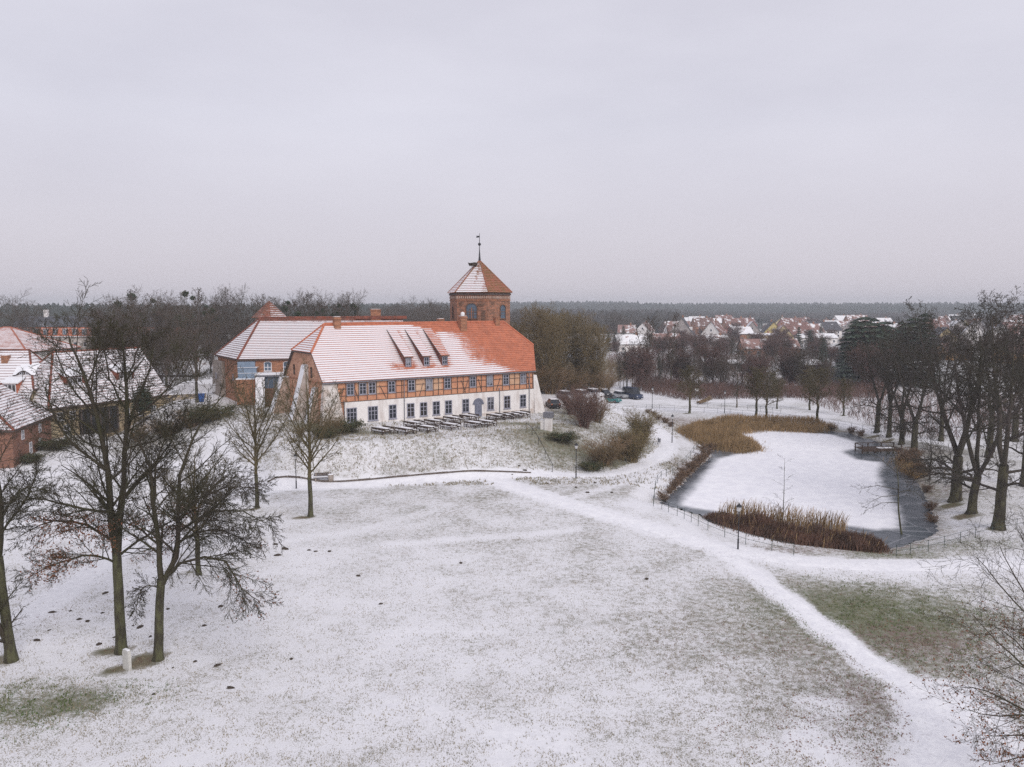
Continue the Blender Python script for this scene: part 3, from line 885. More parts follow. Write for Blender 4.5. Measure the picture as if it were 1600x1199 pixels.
# buttresses of the left gable
gd = (D - A).normalized(); gn = -fu
def gpt(s, z, out): return Vector((A.x, A.y, 0)) + gd * s + gn * out + Z3 * z
def buttress(s, w, ztop, out_top, out_bot, zbot, m_, parent=house, name='buttress', base=gpt):
    q = MB()
    q.hexa([base(s - w / 2, zbot, out_bot), base(s - w / 2, zbot, -.3), base(s + w / 2, zbot, -.3), base(s + w / 2, zbot, out_bot),
            base(s - w / 2, ztop, out_top), base(s - w / 2, ztop, -.3), base(s + w / 2, ztop, -.3), base(s + w / 2, ztop, out_top)])
    o = q.build(name, m_, parent)
    q = MB(); e = .03
    a, b, c, d = base(s - w / 2, zbot, out_bot), base(s + w / 2, zbot, out_bot), base(s + w / 2, ztop, out_top), base(s - w / 2, ztop, out_top)
    off = (b - a).cross(d - a).normalized()
    if off.z < 0: off = -off
    q.prism([a + off * e, b + off * e, c + off * e, d + off * e], off * .09)
    q.prism([base(s - w / 2, ztop + .03, out_top), base(s + w / 2, ztop + .03, out_top), base(s + w / 2, ztop + .03, -.2), base(s - w / 2, ztop + .03, -.2)], Z3 * .1)
    q.build('snow_cover', M['snow'], o)
    return o
buttress(6.6, 1.5, 11.9, .35, 3.2, 1.5, M['plaster_grey'])
buttress(2.9, 1.2, 9.0, .3, 2.4, 1.5, M['plaster_rose'])
buttress(14.6, 1.6, 9.7, .9, 3.6, 1.5, M['plaster_rose'])
for s in (4.6, 11.6): window(house, gpt(s, 10.9, .01), gd, gn, .6, 1.3, 1, 2, M['brick_dark'], M['glass'], False, True, .35)
mb = MB(); mb.box(gpt(8, 9.75, .05), 14.8, .1, .18, gd, gn, Z3); mb.build('cornice', M['brick'], house)
# chimneys
for px, w, h, back in ((528, .95, 1.15, 7.6), (689, .85, .75, 8.6), (723.5, 1.15, 1.45, 6.9), (776, .8, .9, 7.7)):
    p = on_line(eFL + fb * back, fu, px)
    zc = ZE + (ZR - ZE) * min(back, 16 - back) / 8
    c = chimney(house, p, fu, fb, w, .8, zc - .8, zc + h + (8 - back) * .5 if back < 8 else ZR + h - .2, M['brick'], px != 776)
    f = MB(); f.box((p.x, p.y, zc - .05), w + .4, 1.3, .12, fu, (fb + Z3 * .95).normalized()); f.build('flashing', M['metal_grey'], c)
    if px == 723.5:
        f = MB(); f.ball((p.x, p.y, zc + h + .95), .34, 8, 5); f.build('chimney_cap', M['sign_white'], c)
# dormers: narrow, with long shed roofs
for (px, sn), t in zip(DORM, dts):
    def dp(du, back, z): return eFL + fu * (t + du) + fb * back + Z3 * (z - ZE)
    rz = lambda back: ZE + (ZR - ZE) * back / 8
    b0, b1, w = 1.5, 6.9, .54
    zf = rz(b0) + 1.5; zb_ = rz(b1) + .05
    dm = MB()
    dm.prism([dp(-w, b0, rz(b0) - .1), dp(-w, b1, zb_), dp(-w, b0, zf)], fu * .06)
    dm.prism([dp(w, b0, rz(b0) - .1), dp(w, b1, zb_), dp(w, b0, zf)], fu * -.06)
    dm.face([dp(-w, b0, rz(b0) - .1), dp(w, b0, rz(b0) - .1), dp(w, b0, zf), dp(-w, b0, zf)])
    d_o = dm.build('dormer', M['tile_dark'], house)
    poly = [dp(-w - .2, b0 - .25, zf - .02), dp(w + .2, b0 - .25, zf - .02), dp(w + .2, b1, zb_ + .12), dp(-w - .2, b1, zb_ + .12)]
    rm = MB(); rm.prism([p - Z3 * .12 for p in poly], Z3 * .12); rm.build('dormer_roof', M['wood_grey'], d_o)
    courses([p + Z3 * .01 for p in poly], d_o, .42, [M['tile'], M['tile_snow']], lambda u, f, p, s=sn: s + .1 * noise.noise((p.x * 2, p.y * 2, 1)), bare=.12 if sn > .8 else .24, seg=.5)
    window(d_o, dp(0, b0, rz(b0) + .74) + fn_ * .01, fu, fn_, .84, 1.15, 2, 2)

# ------------------------------------------------------------------ brick tower with a hipped tent roof
TD = 142.0
tc_ = atD(749.5, 455, TD); TX, TY = tc_.x, tc_.y
tower = empty('castle_tower', (TX, TY, 0))
tag(tower, 'six-sided brick castle tower with tent roof, spire and flag vane behind the long house', 'tower')
TRv = 5.62; tph = R(-90 + 17)
zE, zA = 22.75, 28.35
def hexpt(k, r, z): a = tph + k * math.pi / 3; return Vector((math.cos(a) * r, math.sin(a) * r, z))
mb = MB()
mb.prism([hexpt(k, TRv, 2) for k in range(6)], Z3 * (zE - .2 - 2)); mb.build('shaft', M['brick_tower'], tower)
mb = MB(); mb.prism([hexpt(k, TRv + .12, 21.15) for k in range(6)], Z3 * .22); mb.build('string_course', M['brick'], tower)
mb = MB()
for k in range(6):                                          # toothed frieze
    p, q = hexpt(k, TRv, 21.75), hexpt(k + 1, TRv, 21.75)
    d = (q - p).normalized(); n_ = Vector((d.y, -d.x, 0))
    L = (q - p).length
    for i in range(16): mb.box(lerp(p, q, (i + .5) / 16) + n_ * .06, L / 16 * .5, .14, .42, d, n_, Z3)
fz = mb.build('frieze', M['plaster_rose'], tower); tag(fz, kind='stuff')
mb = MB(); mb.prism([hexpt(k, TRv + .2, 22.15) for k in range(6)], Z3 * .35); mb.build('eave_cornice', M['timber'], tower)
trf = MB()
for k in range(6): trf.face([hexpt(k, 6.0, zE - .18), hexpt(k + 1, 6.0, zE - .18), Vector((0, 0, zA))])
trf.face([hexpt(k, 6.0, zE - .18) for k in range(6)][::-1])
troof = trf.build('roof', M['tile_moss'], tower)
def tower_face_snow(k):
    def f(u, v, p):
        n = noise.noise((p.x * .9, p.y * .9, p.z * .9))
        if k in (3, 4): return 1.15 - .4 * max(0, v - .85) * 6
        if k == 5:
            L = hexpt(5, 6.0, zE); Rr = hexpt(6, 6.0, zE)
            s = (p - L).dot((Rr - L).normalized()) / (Rr - L).length
            return .5 + (.95 - s - .35 * v) * 3 + .5 * n - .9 * math.exp(-((s - .52) / .05) ** 2) * (v > .2)
        return -.35 + .25 * n
    return f
for k in range(6):
    if k in (4, 5, 0, 3, 1):
        courses([hexpt(k, 6.05, zE - .15), hexpt(k + 1, 6.05, zE - .15), Vector((0, 0, zA + .05))], troof, .42, [M['tile_moss'] if k in (5, 0) else M['tile'], M['tile_moss_snow']], tower_face_snow(k), seg=.5)
for k in range(6):
    mb = MB(); mb.tube([hexpt(k, 6.05, zE - .1), Vector((0, 0, zA + .1))], .12, 5); mb.build('hip_tiles', M['tile_moss'], troof)
for k, wd, off in ((4, .9, -.1), (5, 2.1, -.05), (0, 1.5, .38)):
    p, q = hexpt(k, TRv, 0), hexpt(k + 1, TRv, 0)
    d = (q - p).normalized(); n_ = Vector((d.y, -d.x, 0))
    c = (p + q) / 2 + d * (off * 2.4)
    w_o = window(tower, Vector((c.x, c.y, 18.9)) + n_ * .01, d, n_, wd, 1.9, 3 if wd > 1.5 else 1, 3, M['brick_dark'], M['glass_blue'], True, True, .42, .12)
    if wd > 1.5:
        q2 = MB(); q2.box(Vector((c.x, c.y, 18.9)) + n_ * .07, .16, .1, 2.2, d, n_, Z3); q2.build('mullion', M['brick'], w_o)
for k, off, z, w, h in ((5, 1.5, 20.4, 1.1, .5), (5, 2.0, 18.2, .7, 2.6), (5, -2.2, 20.6, .5, .7), (0, -1.7, 20.7, .5, .5)):
    p, q = hexpt(k, TRv, 0), hexpt(k + 1, TRv, 0); d = (q - p).normalized(); n_ = Vector((d.y, -d.x, 0)); c = (p + q) / 2 + d * off
    mb = MB(); mb.box(Vector((c.x, c.y, z)) + n_ * .02, w, .08, h, d, n_, Z3); mb.build('bricked_niche', M['brick_dark'], tower)
mb = MB(); mb.tube([V(0, 0, zA - .3), V(0, 0, zA + .6), V(0, 0, zA + 2.0), V(0, 0, zA + 4.9)], [.26, .17, .07, .035], 8)
spire = mb.build('spire', M['metal_dark'], tower)
mb = MB(); mb.ball((0, 0, zA + 2.95), .28, 10, 8); mb.build('ball', M['metal_dark'], spire, True)
mb = MB(); mb.prism([V(-.02, 0, zA + 4.15), V(-.62, 0, zA + 4.1), V(-.5, 0, zA + 4.28), V(-.62, 0, zA + 4.45), V(-.02, 0, zA + 4.45)], V(0, .03, 0)); mb.build('weather_vane', M['metal_dark'], spire)
nest = empty('stork_nest', (TX - 1.15, TY - 1.0, zA - .95))
tag(nest, 'stork nest in a round basket on the tower roof peak, filled with snow', 'nest')
mb = MB()
for i in range(90):
    a = rng.uniform(0, 6.283); z = rng.uniform(0, .55); r = .62 + z * .45
    p = V(math.cos(a) * r, math.sin(a) * r, z); q = V(math.cos(a + rng.uniform(.5, .9)) * r * 1.05, math.sin(a + .7) * r * 1.05, z + rng.uniform(-.1, .1))
    mb.bar(p, q, .05, .05)
o = mb.build('twigs', M['nest'], nest); tag(o, kind='stuff')
mb = MB(); mb.tube([V(0, 0, 0), V(0, 0, .5)], [.62, .84], 12); mb.build('basket', M['nest'], nest)
mb = MB(); mb.tube([V(0, 0, .5), V(0, 0, .58)], [.8, .6], 12); mb.build('snow_fill', M['snow'], nest)
mb = MB()
for a in (0, 2.1, 4.2): mb.tube([V(math.cos(a) * .5, math.sin(a) * .5, 0), V(.5 + math.cos(a) * .2, .4, -1.1)], .04, 5)
mb.build('bracket', M['metal_dark'], nest)

# ------------------------------------------------------------------ a general house
def gable_house(name, label, cat, o, ang, L, W, zb, he, hr, wallm, roofm, ov=.35, sL=1.0, sR=1.0, set_=0.0, group=None, tiles=None, exp=.45, snowfn=None, wins=(), chim=(), caps=True, zg=None):
    """o: front-left wall corner on the ground; front runs along ang; heights are above zb"""
    t = empty(name, (o[0], o[1], 0)); tag(t, label, cat, group)
    u = V(math.cos(ang), math.sin(ang), 0); b = V(-math.sin(ang), math.cos(ang), 0)
    sl = (hr - he) / (W / 2 + ov)
    ze = zb + he; zr = zb + hr
    e = [u * -ov + b * -ov, u * (L + ov) + b * -ov, u * (L + ov) + b * (W + ov), u * -ov + b * (W + ov)]
    e = [p + Z3 * ze for p in e]
    sa = set_ if sL < 1 else 0; sb = set_ if sR < 1 else 0
    rl = u * (sa - ov) + b * (W / 2) + Z3 * zr; rr_ = u * (L + ov - sb) + b * (W / 2) + Z3 * zr
    g = roof_geo(e[0], e[1], e[2], e[3], rl, rr_, sL, sR)
    ro = roof_body(g, t, roofm)
    if tiles:
        for k in ('front', 'left', 'right'):
            if k in g: courses(g[k], ro, exp, tiles, snowfn, seg=1.2, bare=.1, lip=.06)
        if caps: ridge_caps(g, ro, tiles[0], .16)
    wall_body(g, zb - 1.2, t, wallm, ov, ov)
    for side, s, z, w, h, cols in wins:
        if side == 'f': c, d, n_ = u * s, u, -b
        elif side == 'l': c, d, n_ = b * s, b, -u
        else: c, d, n_ = u * L + b * s, b, u
        window(t, c + Z3 * (zb + z) + n_ * .01, d, n_, w, h, cols, 2, M['frame_white'], M['glass'], L > 14, cols > 0)
    for s, dd, w, h in chim:
        zc = zb + hr - abs(dd - W / 2) * sl
        chimney(t, u * s + b * dd, u, b, w, w * .8, zc - .6, zc + h)
    return t, g, ro, u, b

# ------------------------------------------------------------------ left castle wing behind the long house
WA = at(371, 562, 11.7); WB = Vector((-17.5, 130.5, 11.7)); WC0 = at(337.5, 557.5, 11.7)
wu = (WB - WA).normalized(); wb_ = V(-wu.y, wu.x, 0)
WW = 17.0
wrl = on_line(WA + wb_ * (WW / 2), wu, 407.5, 499); wrl.z = 18.2
wBL = on_line(WA + wb_ * 14.0, wu, 337.5); wBL.z = WA.z
g = roof_geo(WA, WB, WB + wb_ * WW, wBL, wrl, (WB + wb_ * (WW / 2)) + Z3 * 6.5, 0.0, 1.0)
g['rR'].z = 18.2; g['rL'].z = 18.2
wing = empty('castle_wing', (0, 0, 0)); tag(wing, 'brick castle wing with snowy hipped roof, left of and behind the long house', 'castle wing')
wr = roof_body(g, wing, M['tile'])
courses([g['eFL'], g['eFR'], Vector((g['rR'].x, g['rR'].y, 18.2)), Vector((g['rL'].x, g['rL'].y, 18.2))], wr, .42, [M['tile_dark'], M['tile_dark_snow']],
        lambda u, f, p: .98 - 1.1 * sstep(.86, .97, np.float64(f)) + .12 * noise.noise((p.x * .5, p.y * .5, p.z)), seg=1.0, bare=.16)
courses([g['eBL'], g['eFL'], g['rL']], wr, .42, [M['tile_dark'], M['tile_dark_snow']], lambda u, f, p: .98, seg=1.0, bare=.14)
ridge_caps(g, wr, M['tile_dark'], .2)
a_, b_, c_, d_, wz = wall_body(g, 2.0, wing, M['brick'], .35, .35)
wn_ = -wb_
def wpt(px, z, out=.01): p = on_line(a_, wu, px, 575); return Vector((p.x, p.y, z)) + wn_ * out
for px in (418.5, 448.5): window(wing, wpt(px, 10.35), wu, wn_, 1.2, 1.25, 2, 2, M['frame_white'], M['glass_blue'], True, True, .22)
for px, z in ((385, 7.4), (394, 7.4)): window(wing, wpt(px, z), wu, wn_, .5, .8, 1, 2)
lf = (d_ - a_).normalized(); ln = V(-lf.y, lf.x, 0)
mb = MB()
mb.hexa([a_ + lf * 9.5 + ln * .9 + Z3 * (2 - a_.z), a_ + lf * 9.5 + Z3 * (2 - a_.z), a_ + lf * 16 + Z3 * (2 - a_.z), a_ + lf * 16 + ln * .9 + Z3 * (2 - a_.z),
         a_ + lf * 9.5 + ln * .5 + Z3 * (10.8 - a_.z), a_ + lf * 9.5 + Z3 * (10.8 - a_.z), a_ + lf * 16 + Z3 * (10.8 - a_.z), a_ + lf * 16 + ln * .5 + Z3 * (10.8 - a_.z)])
mb.build('stone_facing', M['stone'], wing)
for s, z in ((4, 8.6), (12, 8.3)): window(wing, Vector((a_.x, a_.y, 0)) + lf * s + ln * (.9 if s > 9 else .02) + Z3 * z, lf, ln, .5, 1.0, 1, 2)
for px, z0 in ((587, 18.0),): chimney(wing, on_line(WA + wb_ * (WW / 2), wu, px, 495), wu, wb_, 1.7, 1.2, 17.2, 19.6)
mb = MB(); p = on_line(WA + wb_ * 8.5, wu, 595, 498); mb.box((p.x, p.y, 18.25), 9, 1.4, .5, wu, wb_); mb.build('ridge_saddle', M['tile_dark'], wing)
# dark brick buttress and wall piece at the foot of the wing
mb = MB(); q0 = a_ + wu * .1
def wbt(s, z, out): return Vector((a_.x, a_.y, 0)) + wu * s + wn_ * out + Z3 * z
def wbut(s, w, ztop, ot, ob, zb_2, m_):
    return buttress(s, w, ztop, ot, ob, zb_2, m_, wing, 'buttress', wbt)
p0, p1 = wpt(402, 0), wpt(449, 0)
sc0, sc1 = (p0 - a_).dot(wu), (p1 - a_).dot(wu)
wbut(sc0 + .75, 1.35, 9.0, 4.3, 6.2, 1.5, M['brick_dark'])
wbut(.3, 1.0, 8.6, .4, 1.6, 1.5, M['brick_dark'])
# steel-clad stair bay and glazed porch
bay = empty('stair_bay', (0, 0, 0)); tag(bay, 'blue-grey metal clad stair bay on the front of the brick wing', 'stair bay')
s0, s1 = (wpt(373, 0) - a_).dot(wu), (wpt(404, 0) - a_).dot(wu)
for i, (z0, z1) in enumerate(((8.7, 9.55), (9.58, 10.45), (10.48, 11.35))):
    mb = MB(); mb.box(wbt((s0 + s1) / 2 - .12 * i, (z0 + z1) / 2, .7 - .05 * i), s1 - s0 - .2 * i, 1.5, z1 - z0, wu, wn_, Z3)
    mb.build('cladding_panel', M['cladding'], bay)
for i, zz in enumerate((9.565, 10.465)): mb = MB(); mb.box(wbt((s0 + s1) / 2, zz, .72), s1 - s0 + .06, 1.62, .05, wu, wn_, Z3); mb.build('snow_ledge', M['snow'], bay)
mb = MB(); mb.box(wbt((s0 + s1) / 2 + .1, 5.1, .9), s1 - s0 + .6, 2.2, 7.1, wu, wn_, Z3); mb.build('brick_base', M['brick'], bay)
mb = MB(); mb.box(wbt((s0 + s1) / 2 + .1, 8.68, .9), s1 - s0 + .8, 2.4, .12, wu, wn_, Z3); mb.build('snow_ledge', M['snow'], bay)
porch = empty('glass_porch', (0, 0, 0)); tag(porch, 'glass porch with snowy flat roof between the wing and the gable', 'porch')
mb = MB(); mb.box(wbt((sc0 + sc1) / 2, 4.5, 2.1), sc1 - sc0 - .2, 3.9, 5.6, wu, wn_, Z3); mb.build('brick_base', M['brick_dark'], porch)
mb = MB(); mb.box(wbt((sc0 + sc1) / 2, 8.25, 2.0), sc1 - sc0 - .4, 3.6, 1.9, wu, wn_, Z3); mb.build('glass_wall', M['glass_blue'], porch)
mb = MB()
for i in range(6): mb.box(wbt(sc0 + .3 + (sc1 - sc0 - .6) * i / 5, 8.25, 3.82), .1, .08, 1.9, wu, wn_, Z3)
mb.build('frame', M['metal_grey'], porch)
mb = MB(); mb.box(wbt((sc0 + sc1) / 2, 9.32, 2.1), sc1 - sc0 + .2, 4.4, .24, wu, wn_, Z3); pr = mb.build('roof', M['metal_grey'], porch)
mb = MB(); mb.box(wbt((sc0 + sc1) / 2, 9.5, 2.1), sc1 - sc0 + .1, 4.3, .12, wu, wn_, Z3); mb.build('snow_cover', M['snow'], pr)
# small pavilion roof over the ridge
pv = atD(421, 490, 152); pav = empty('stair_turret', (pv.x, pv.y, 0)); tag(pav, 'small stair turret with a mossy pyramid roof rising over the wing', 'turret')
mb = MB(); mb.prism([V(math.cos(R(45 * k + 22)) * 2.7, math.sin(R(45 * k + 22)) * 2.7, 4) for k in range(8)], Z3 * 14.2); mb.build('shaft', M['plaster_rose'], pav)
rv = MB()
for k in range(8):
    rv.face([V(math.cos(R(45 * k + 22)) * 3.3, math.sin(R(45 * k + 22)) * 3.3, 18.0), V(math.cos(R(45 * k + 67)) * 3.3, math.sin(R(45 * k + 67)) * 3.3, 18.0), V(0, 0, 21.2)])
ro = rv.build('roof', M['tile_moss'], pav)
for k in range(3, 8):
    courses([V(math.cos(R(45 * k + 22)) * 3.35, math.sin(R(45 * k + 22)) * 3.35, 18.0), V(math.cos(R(45 * k + 67)) * 3.35, math.sin(R(45 * k + 67)) * 3.35, 18.0), V(0, 0, 21.3)], ro, .5, [M['tile_moss'], M['tile_dark_snow']],
            lambda u, f, p, k=k: (.55 if k in (6, 7) else .25) - .4 * f, seg=.8)

# ------------------------------------------------------------------ farm buildings on the left
def snowy(base, amp=.25, top=0.0):
    return lambda u, f, p: base + amp * noise.noise((p.x * .5, p.y * .5, p.z * .7)) - top * sstep(.75, 1, np.float64(f))
ts, tds = [M['tile'], M['tile_snow']], [M['tile_dark'], M['tile_dark_snow']]
# nearest: brick house, its hipped end towards the meadow (front runs away from the camera, facing right)
fa = at(22, 729, .35); fa2 = at(78, 696, .8)
angA = math.atan2(fa2.y - fa.y, fa2.x - fa.x); LA = 13.5
gable_house('brick_farmhouse', 'brick farmhouse at the left edge with snowy hipped roof and small white windows', 'farmhouse', (fa.x, fa.y), angA, LA, 12, .4, 4.5, 9.0, M['brick_farm'], M['tile_dark'],
            sL=0.0, sR=1.0, set_=5.5, tiles=tds, snowfn=snowy(.8, .4), exp=.5,
            wins=[('f', 3.2, 3.4, .9, 1.2, 2), ('f', 9.2, 3.4, .9, 1.2, 2), ('f', 5.6, 1.3, .9, 1.5, 2), ('f', 9.0, 1.3, .9, 1.5, 2), ('l', 2.5, 1.6, .9, 1.3, 2), ('l', 6.0, 1.6, .9, 1.3, 2), ('l', 3.6, 3.5, .9, 1.1, 2)])
# long barn with cream walls, running away behind the bare trees
fb1 = at(80, 691, .8); fb2 = at(262, 651, 2.0)
angB = math.atan2(fb2.y - fb1.y, fb2.x - fb1.x); LB = (fb2 - fb1).length
barn, bg_, bro, bu, bb = gable_house('cream_barn', 'long cream stone barn with patchy snow on dark red tiles, behind the bare trees', 'barn', (fb1.x, fb1.y), angB, LB, 13, .9, 4.7, 12.3, M['cream'], M['tile_dark'],
            sL=0.0, set_=5.5, tiles=tds, snowfn=snowy(.95, .35), exp=.5,
            wins=[('f', 1.5, 3.4, .9, 1.2, 2), ('f', 3.4, 3.4, .9, 1.2, 2), ('f', 2.4, 1.3, 1.0, 1.6, 2)] + [('f', LB - 7.5 + 2.4 * i, 2.6, .9, 1.4, 2) for i in range(3)])
mb = MB(); mb.box(bu * 7.6 + bb * -.05 + Z3 * 2.9, 6.4, .3, 4.0, bu, bb, Z3); gt = mb.build('opening_shade_slab', M['rubber'], barn)  # solid near-black slab stands in for the shade inside the open barn
for i in range(5): mb = MB(); mb.box(bu * (4.6 + i * 1.5) + bb * -.25 + Z3 * 2.9, .22, .2, 4.0, bu, bb, Z3); mb.build('timber_post', M['timber'], gt)
for s in (4.0, 12.5):                                        # shed dormers on the barn roof
    sl = (12.3 - 4.7) / 6.85
    z0 = .9 + 4.7 + 2.6 * sl
    dm = MB(); dm.prism([bu * s + bb * 2.3 + Z3 * z0, bu * s + bb * 5.0 + Z3 * (z0 + 2.4), bu * s + bb * 2.3 + Z3 * (z0 + 1.3)], bu * 3.2)
    do = dm.build('dormer', M['tile_dark'], barn)
    dm = MB(); dm.prism([bu * (s - .2) + bb * 2.0 + Z3 * (z0 + 1.3), bu * (s + 3.4) + bb * 2.0 + Z3 * (z0 + 1.3), bu * (s + 3.4) + bb * 5.2 + Z3 * (z0 + 2.7), bu * (s - .2) + bb * 5.2 + Z3 * (z0 + 2.7)], Z3 * .1)
    dm.build('dormer_roof', M['snow'], do)
    window(do, bu * (s + 1.6) + bb * 2.28 + Z3 * (z0 + .65), bu, -bb, 2.2, .9, 3, 1, M['frame_white'])
# cross wing between them, with an eyebrow dormer and a skylight dormer
cw = at(66, 668, 1.0)
xw, xg, xro, xu, xb = gable_house('farm_cross_wing', 'snowy roofed farm wing with an eyebrow dormer at the left edge', 'farm wing', (-97, 109.5), R(2), 27.5, 13, .9, 5.0, 12.7, M['cream'], M['tile_dark'],
            sR=.3, set_=3.0, tiles=tds, snowfn=snowy(.95, .3, .2), exp=.5)
sl = (12.7 - 5.0) / 6.85
def xp(px, back, up=0.0):
    o = V(-97, 109.5, 0)
    p = on_line(o + xb * back, xu, px, 577) - o
    return V(p.x, p.y, .9 + 5.0 + (back + .35) * sl + up)
mb = MB(); c = xp(38, 3.4)
prof = [(-1.6, 0), (-1.1, .1), (-.7, .42), (-.3, .65), (0, .72), (.3, .65), (.7, .42), (1.1, .1), (1.6, 0)]
for (x0, z0), (x1, z1) in zip(prof, prof[1:]):
    q0, q1 = c + xu * x0 + Z3 * z0, c + xu * x1 + Z3 * z1
    k0, k1 = c + xu * x0 + xb * 1.5 + Z3 * (1.5 * sl), c + xu * x1 + xb * 1.5 + Z3 * (1.5 * sl)
    mb.face([q0 - xb * .3, q1 - xb * .3, k1, k0], 0)
    mb.face([q0 - xb * .3 - Z3 * .12, q1 - xb * .3 - Z3 * .12, q1 - xb * .3, q0 - xb * .3], 1)
    mb.face([c + xu * x0 - Z3 * .1, c + xu * x1 - Z3 * .1, q1, q0], 2)
eb = mb.build('eyebrow_dormer', [M['snow'], M['timber'], M['wood_dark']], xw)
for s in (-.5, .5): window(eb, c + xu * s * .8 - xb * .03 + Z3 * .26, xu, -xb, .55, .42, 2, 1, M['frame_white'], None, False)
c = xp(14, 1.2)
mb = MB(); mb.prism([c - xu * 1.0 - Z3 * .1, c - xu * 1.0 + xb * 2.2 + Z3 * 1.9, c - xu * 1.0 + Z3 * 1.5], xu * 2.0); do = mb.build('dormer', M['tile'], xw)
mb = MB(); mb.prism([c - xu * 1.3 - xb * .3 + Z3 * 1.45, c + xu * 1.3 - xb * .3 + Z3 * 1.45, c + xu * 1.3 + xb * 2.4 + Z3 * 2.3, c - xu * 1.3 + xb * 2.4 + Z3 * 2.3], Z3 * .16); mb.build('dormer_roof', M['snow'], do)
window(do, c - xb * .02 + Z3 * .75, xu, -xb, 1.7, 1.2, 3, 1, M['frame_white'])
chimney(xw, xp(10, 5.2, 0), xu, xb, .9, .8, xp(10, 5.2).z - .5, xp(10, 5.2).z + .7)
# hipped house further back
h3 = at(-70, 556, 8.6)
gable_house('hipped_house', 'house with a pinkish pyramid-like hipped roof behind the farm roofs', 'house', (-112, 150), R(0), 18.5, 18, 1, 10.4, 14.9, M['white_wall'], M['tile_pale'], sL=0.0, sR=0.0, set_=8.9,
            tiles=[M['tile_pale'], M['tile_pale_snow']], snowfn=snowy(.62, .25), exp=.55, wins=[('f', 8 + 2.2 * i, 9.4, .9, .8, 1) for i in range(5)])
# far mansard row house with many dormers
mr = at(22, 542, 2.0)
RX, RY = -168.0, 262.0
row = empty('mansard_row_house', (RX, RY, 0)); tag(row, 'long row house with orange mansard storey, dark roof and a line of white dormers', 'row house')
LR = 56.0
mb = MB(); mb.box((LR / 2, 6, 6.0), LR, 12, 8.6); mb.build('wall', M['plaster_grey'], row)
mb = MB(); mb.prism([V(-.4, -.4, 10.3), V(-.4, .9, 13.4), V(-.4, 11.1, 13.4), V(-.4, 12.4, 10.3)], V(LR + .8, 0, 0)); mb.build('mansard_slope', M['tile'], row)
mb = MB(); mb.box((LR / 2, -.5, 10.32), LR + .8, .5, .22); mb.build('snowy_gutter', M['snow'], row)
mb = MB(); mb.prism([V(-.5, .7, 13.4), V(-.5, 6, 17.0), V(-.5, 11.3, 13.4)], V(LR + 1, 0, 0)); mb.build('roof', M['slate'], row)
for i in range(17):
    x = 1.8 + i * 3.25
    mb = MB(); mb.box((x, .35, 11.75), 1.35, 1.5, 1.9); do = mb.build('dormer', M['timber'], row)
    mb = MB(); mb.box((x, .25, 12.8), 1.7, 1.8, .2); mb.build('dormer_roof', M['snow'], do)
    window(do, (x, -.41, 11.75), V(1, 0, 0), V(0, -1, 0), 1.0, 1.5, 1, 1, M['frame_white'], M['glass_blue'], False, False)
    window(row, (x, -.01, 7.6), V(1, 0, 0), V(0, -1, 0), 1.1, 1.6, 2, 2, M['frame_white'], M['glass'], False, False)
mb = MB(); mb.box((8.5, 6, 17.6), 1.3, 1.0, 3.2); mb.build('chimney', M['white_wall'], row)

# ------------------------------------------------------------------ the village beyond
def town(px, py, D, L, W, he, hr, ang, wallm, roofm, name, label, sL=1.0, group=None, nw=2, ch=True):
    p = atD(px, py, D)
    u = V(math.cos(ang), math.sin(ang), 0); b = V(-u.y, u.x, 0)
    o = p - u * (L / 2) - b * (W / 2)
    z = gz(p.x, p.y)
    wins = []
    for i in range(nw):
        s = L * (i + .5) / nw
        wins.append(('f', s, he * .4, 1.1, 1.4, 0))
        if he > 5: wins.append(('f', s, he * .78, 1.1, 1.3, 0))
    for s in (W * .3, W * .7):
        wins.append(('r' if px < 800 else 'l', s, he * .4, 1.1, 1.4, 0)); 
    wins.append(('r' if px < 800 else 'l', W * .5, he + (hr - he) * .3, 1.1, 1.3, 0))
    return gable_house(name, label, 'house', (o.x, o.y), ang, L, W, z, he, hr, wallm, roofm, .4, sL, sL, 2.0, group, None, wins=wins, chim=[(L * .7, W * .5, .9, 1.1)] if ch else [])
def roofmat(nm, c1, c2, snow): M[nm] = mat(nm, c1, c2, .7, .85, snow=snow); return M[nm]
r_red = roofmat('roof_red', (.23, .12, .10), (.17, .09, .08), .4)
r_rust = roofmat('roof_rust', (.19, .11, .09), (.14, .08, .07), .4)
r_pink = roofmat('roof_pink', (.30, .18, .155), (.23, .13, .115), .5)
r_snow = roofmat('roof_snow', (.28, .14, .11), (.2, .1, .09), .85)
r_dark = roofmat('roof_dark', (.09, .085, .095), (.06, .06, .07), .2)
w_white, w_cream, w_grey = M['white_wall'], mat('wall_cream', (.58, .47, .27), (.5, .4, .22), .5), mat('wall_grey', (.36, .32, .30), (.28, .25, .24), .5)
w_yel, w_och, w_pink, w_brk = mat('wall_yellow', (.62, .50, .20), (.54, .43, .18), .5), mat('wall_ochre', (.48, .28, .12), (.4, .23, .1), .5), mat('wall_pink', (.5, .26, .24), (.42, .22, .2), .5), M['brick']
